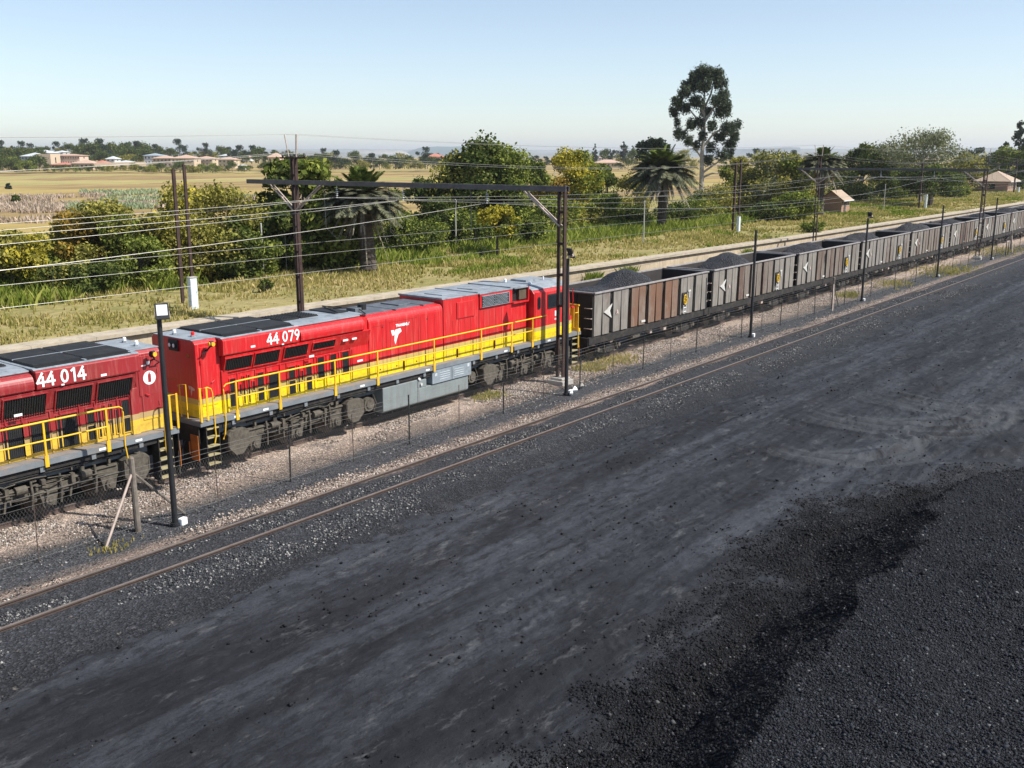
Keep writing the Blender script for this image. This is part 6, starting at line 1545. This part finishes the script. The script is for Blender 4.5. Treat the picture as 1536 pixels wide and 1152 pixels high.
# boundary wall
pw = [at(px, 252, 0) for px in (138, 222)]
def far_pt(px, py, D):
    q = ray(px, 233); q = Vector((q.x, q.y, 0)).normalized(); c = cos(AZ)*q.x+sin(AZ)*q.y; p = q*(D/c); p.z = CAMH-(py-233)*D/FPX; return p
a, b = far_pt(140, 251, 535), far_pt(218, 249, 545); mb = MB(); mb.bar(a+Vector((0,0,1.2)), b+Vector((0,0,1.2)), .4, 2.6)
o = mb.build('boundary_wall', 'cream'); tag(o, 'long cream boundary wall below the bungalows', 'wall')

# ---- far trees: a few kinds, copied
protos = []
for i, (w, h, mt, cn) in enumerate([(14, 9, 'leaf_dark', 0), (12, 11, 'leaf_bluish', 0), (15, 8, 'leaf_olive', 0), (6, 12, 'leaf_bluish', .6), (14, 8, 'leaf_green', 0)]):
    rng = np.random.default_rng(200+i); C, R = lobes(rng, w, h, 14, conic=cn, base=-.2 if not cn else .1)
    V, F = leaf_cloud(C, R, 1100, .42, .85, rng, .7); mb = MB(); trunk_mesh(mb, C, h, .25, rng, .2, 3)
    me = npmesh('crown', V, F, mt); tr = mb.build('trunk', 'bark'); protos.append((me, tr))
used = set()
FT = [('dark round tree of the far tree line', 'dark trees of the far tree line'), ('tall bluish tree of the far tree line', 'tall bluish trees of the far tree line'), ('low olive tree of the far tree line', 'olive trees of the far tree line'), ('pointed dark tree of the far tree line', 'pointed trees of the far tree line'), ('green round tree of the far tree line', 'green trees of the far tree line')]
def far_tree(px, py, D, kind, sc):
    sc = min(sc, 1.15); p = far_pt(px, py, D); r = empty('distant_tree', p, random.uniform(0, 6.28)); s = sc*random.uniform(.85, 1.2)
    r.scale = (s, s, s*random.uniform(.85, 1.15)); tag(r, FT[kind][0], 'tree', FT[kind][1])
    me, tr = protos[kind]
    for q in (me, tr):
        if kind not in used: o = q
        else: o = q.copy(); COL.objects.link(o)
        o.parent = r
    used.add(kind)
R_ = random.Random(77)
def row(x0, x1, n, ybase, D0, D1, kinds, sc, jit=1.5):
    for i in range(n):
        px = x0+(x1-x0)*(i+R_.random())/n; D = R_.uniform(D0, D1); far_tree(px, ybase+R_.uniform(-jit, jit)*.5, D, R_.choice(kinds), sc*R_.uniform(.7, 1.25)*D/560)
row(-15, 60, 17, 255, 515, 535, [0, 2, 4, 0], .72); row(-15, 60, 14, 247, 560, 640, [0, 1, 2, 0], 1.0)
row(60, 165, 14, 256, 515, 530, [0, 2, 4, 2, 0], .42); row(-15, 118, 14, 236, 700, 800, [0, 1, 1, 2], .72)
row(118, 220, 24, 240, 640, 760, [0, 1, 1, 0], .98); row(118, 235, 16, 246, 600, 640, [0, 2, 0], .62); row(160, 235, 10, 254, 520, 535, [0, 2, 0], .35)
row(205, 330, 18, 257, 505, 525, [0, 2, 0, 4], .5); row(228, 350, 16, 238, 700, 820, [0, 2, 1], .62)
row(325, 440, 12, 256, 520, 535, [4, 2, 0, 0], .5); row(345, 440, 16, 244, 580, 640, [0, 1, 0], .62); row(300, 440, 10, 236, 800, 900, [0, 1], .45)
row(430, 700, 44, 252, 560, 620, [0, 0, 2, 1, 0], .66); row(430, 700, 16, 244, 700, 800, [0, 2, 1], .6); row(900, 1250, 14, 246, 700, 900, [0, 2, 1], .7)
row(770, 830, 7, 248, 620, 680, [0, 1], .55); row(884, 960, 9, 243, 640, 760, [3, 1, 0], .78); row(884, 960, 5, 253, 580, 600, [0, 2], .45)
row(1000, 1260, 14, 250, 560, 700, [0, 1, 2], .6); row(1240, 1560, 12, 252, 500, 640, [0, 1, 2], .85)

# ---- hills on the horizon
def hills():
    for i, (D, x0, x1, f, colr, nm) in enumerate([
        (4200, -300, 1900, lambda x: 6+3*math.sin(x/190)+2*math.sin(x/61+1), (.20, .21, .19), 'hill'),
        (6500, -300, 1900, lambda x: 11.0+2.0*math.sin(x/260+2)+.8*math.sin(x/57)+2.5*math.exp(-((x-600)/150)**2), (.20, .22, .21), 'hill'),
        (5200, 520, 618, lambda x: 11.5*math.exp(-((x-570)/44)**8)*(.9+.1*math.sin(x/5)), (.36, .35, .32), 'mine_dump'),
        (5600, 585, 720, lambda x: 15.5*min(1, max(0, (x-590)/45))*(1 if x < 700 else .9), (.10, .15, .15), 'hill'),
        (5000, 1030, 1200, lambda x: 13+1.5*math.sin(x/30), (.14, .17, .18), 'hill'),
        (4500, 310, 350, lambda x: 9*math.exp(-((x-330)/12)**4), (.68, .60, .52), 'mine_dump')]):
        mb = MB(); n = max(10, int((x1-x0)/10)); P = []
        rh = random.Random(i)
        for k in range(n+1):
            x = x0+(x1-x0)*k/n; h = (f(x)+rh.uniform(-.35, .35))*D/FPX
            q0, q1, q2 = far_pt(x, 233, D), far_pt(x, 233, D*1.12), far_pt(x, 233, D*1.35)
            P += [(q0.x, q0.y, -2), (q1.x, q1.y, CAMH*0+max(h*1.06, 1)), (q2.x, q2.y, -2)]
        mb.add(P, [(3*k+j, 3*k+3+j, 3*k+4+j, 3*k+1+j) for k in range(n) for j in (0, 1)])
        M('hill_%d' % i, colr, .95, 0, .3, .003, (colr[0]*.6, colr[1]*.6, colr[2]*.5), .5)
        o = mb.build(nm, 'hill_%d' % i, smooth=True); tag(o, kind='structure')
hills()
for i, m_ in enumerate(bpy.data.materials): pass
# ================================================================== HAZE
hb = MB(); hb.box(-9500, 14500, -9500, 14500, -6, 140); hz = bpy.data.materials.new('haze'); hz.use_nodes = True
hn = hz.node_tree; hn.nodes.clear(); pv = hn.nodes.new('ShaderNodeVolumePrincipled'); ho = hn.nodes.new('ShaderNodeOutputMaterial')
pv.inputs['Color'].default_value = (.90, .94, 1, 1); pv.inputs['Density'].default_value = .00011; pv.inputs['Anisotropy'].default_value = .2
hn.links.new(pv.outputs[0], ho.inputs['Volume']); MATS['haze'] = hz
o = hb.build('haze', 'haze'); tag(o, kind='stuff'); o['category'] = 'haze'; o['label'] = 'thin summer haze over the distance'
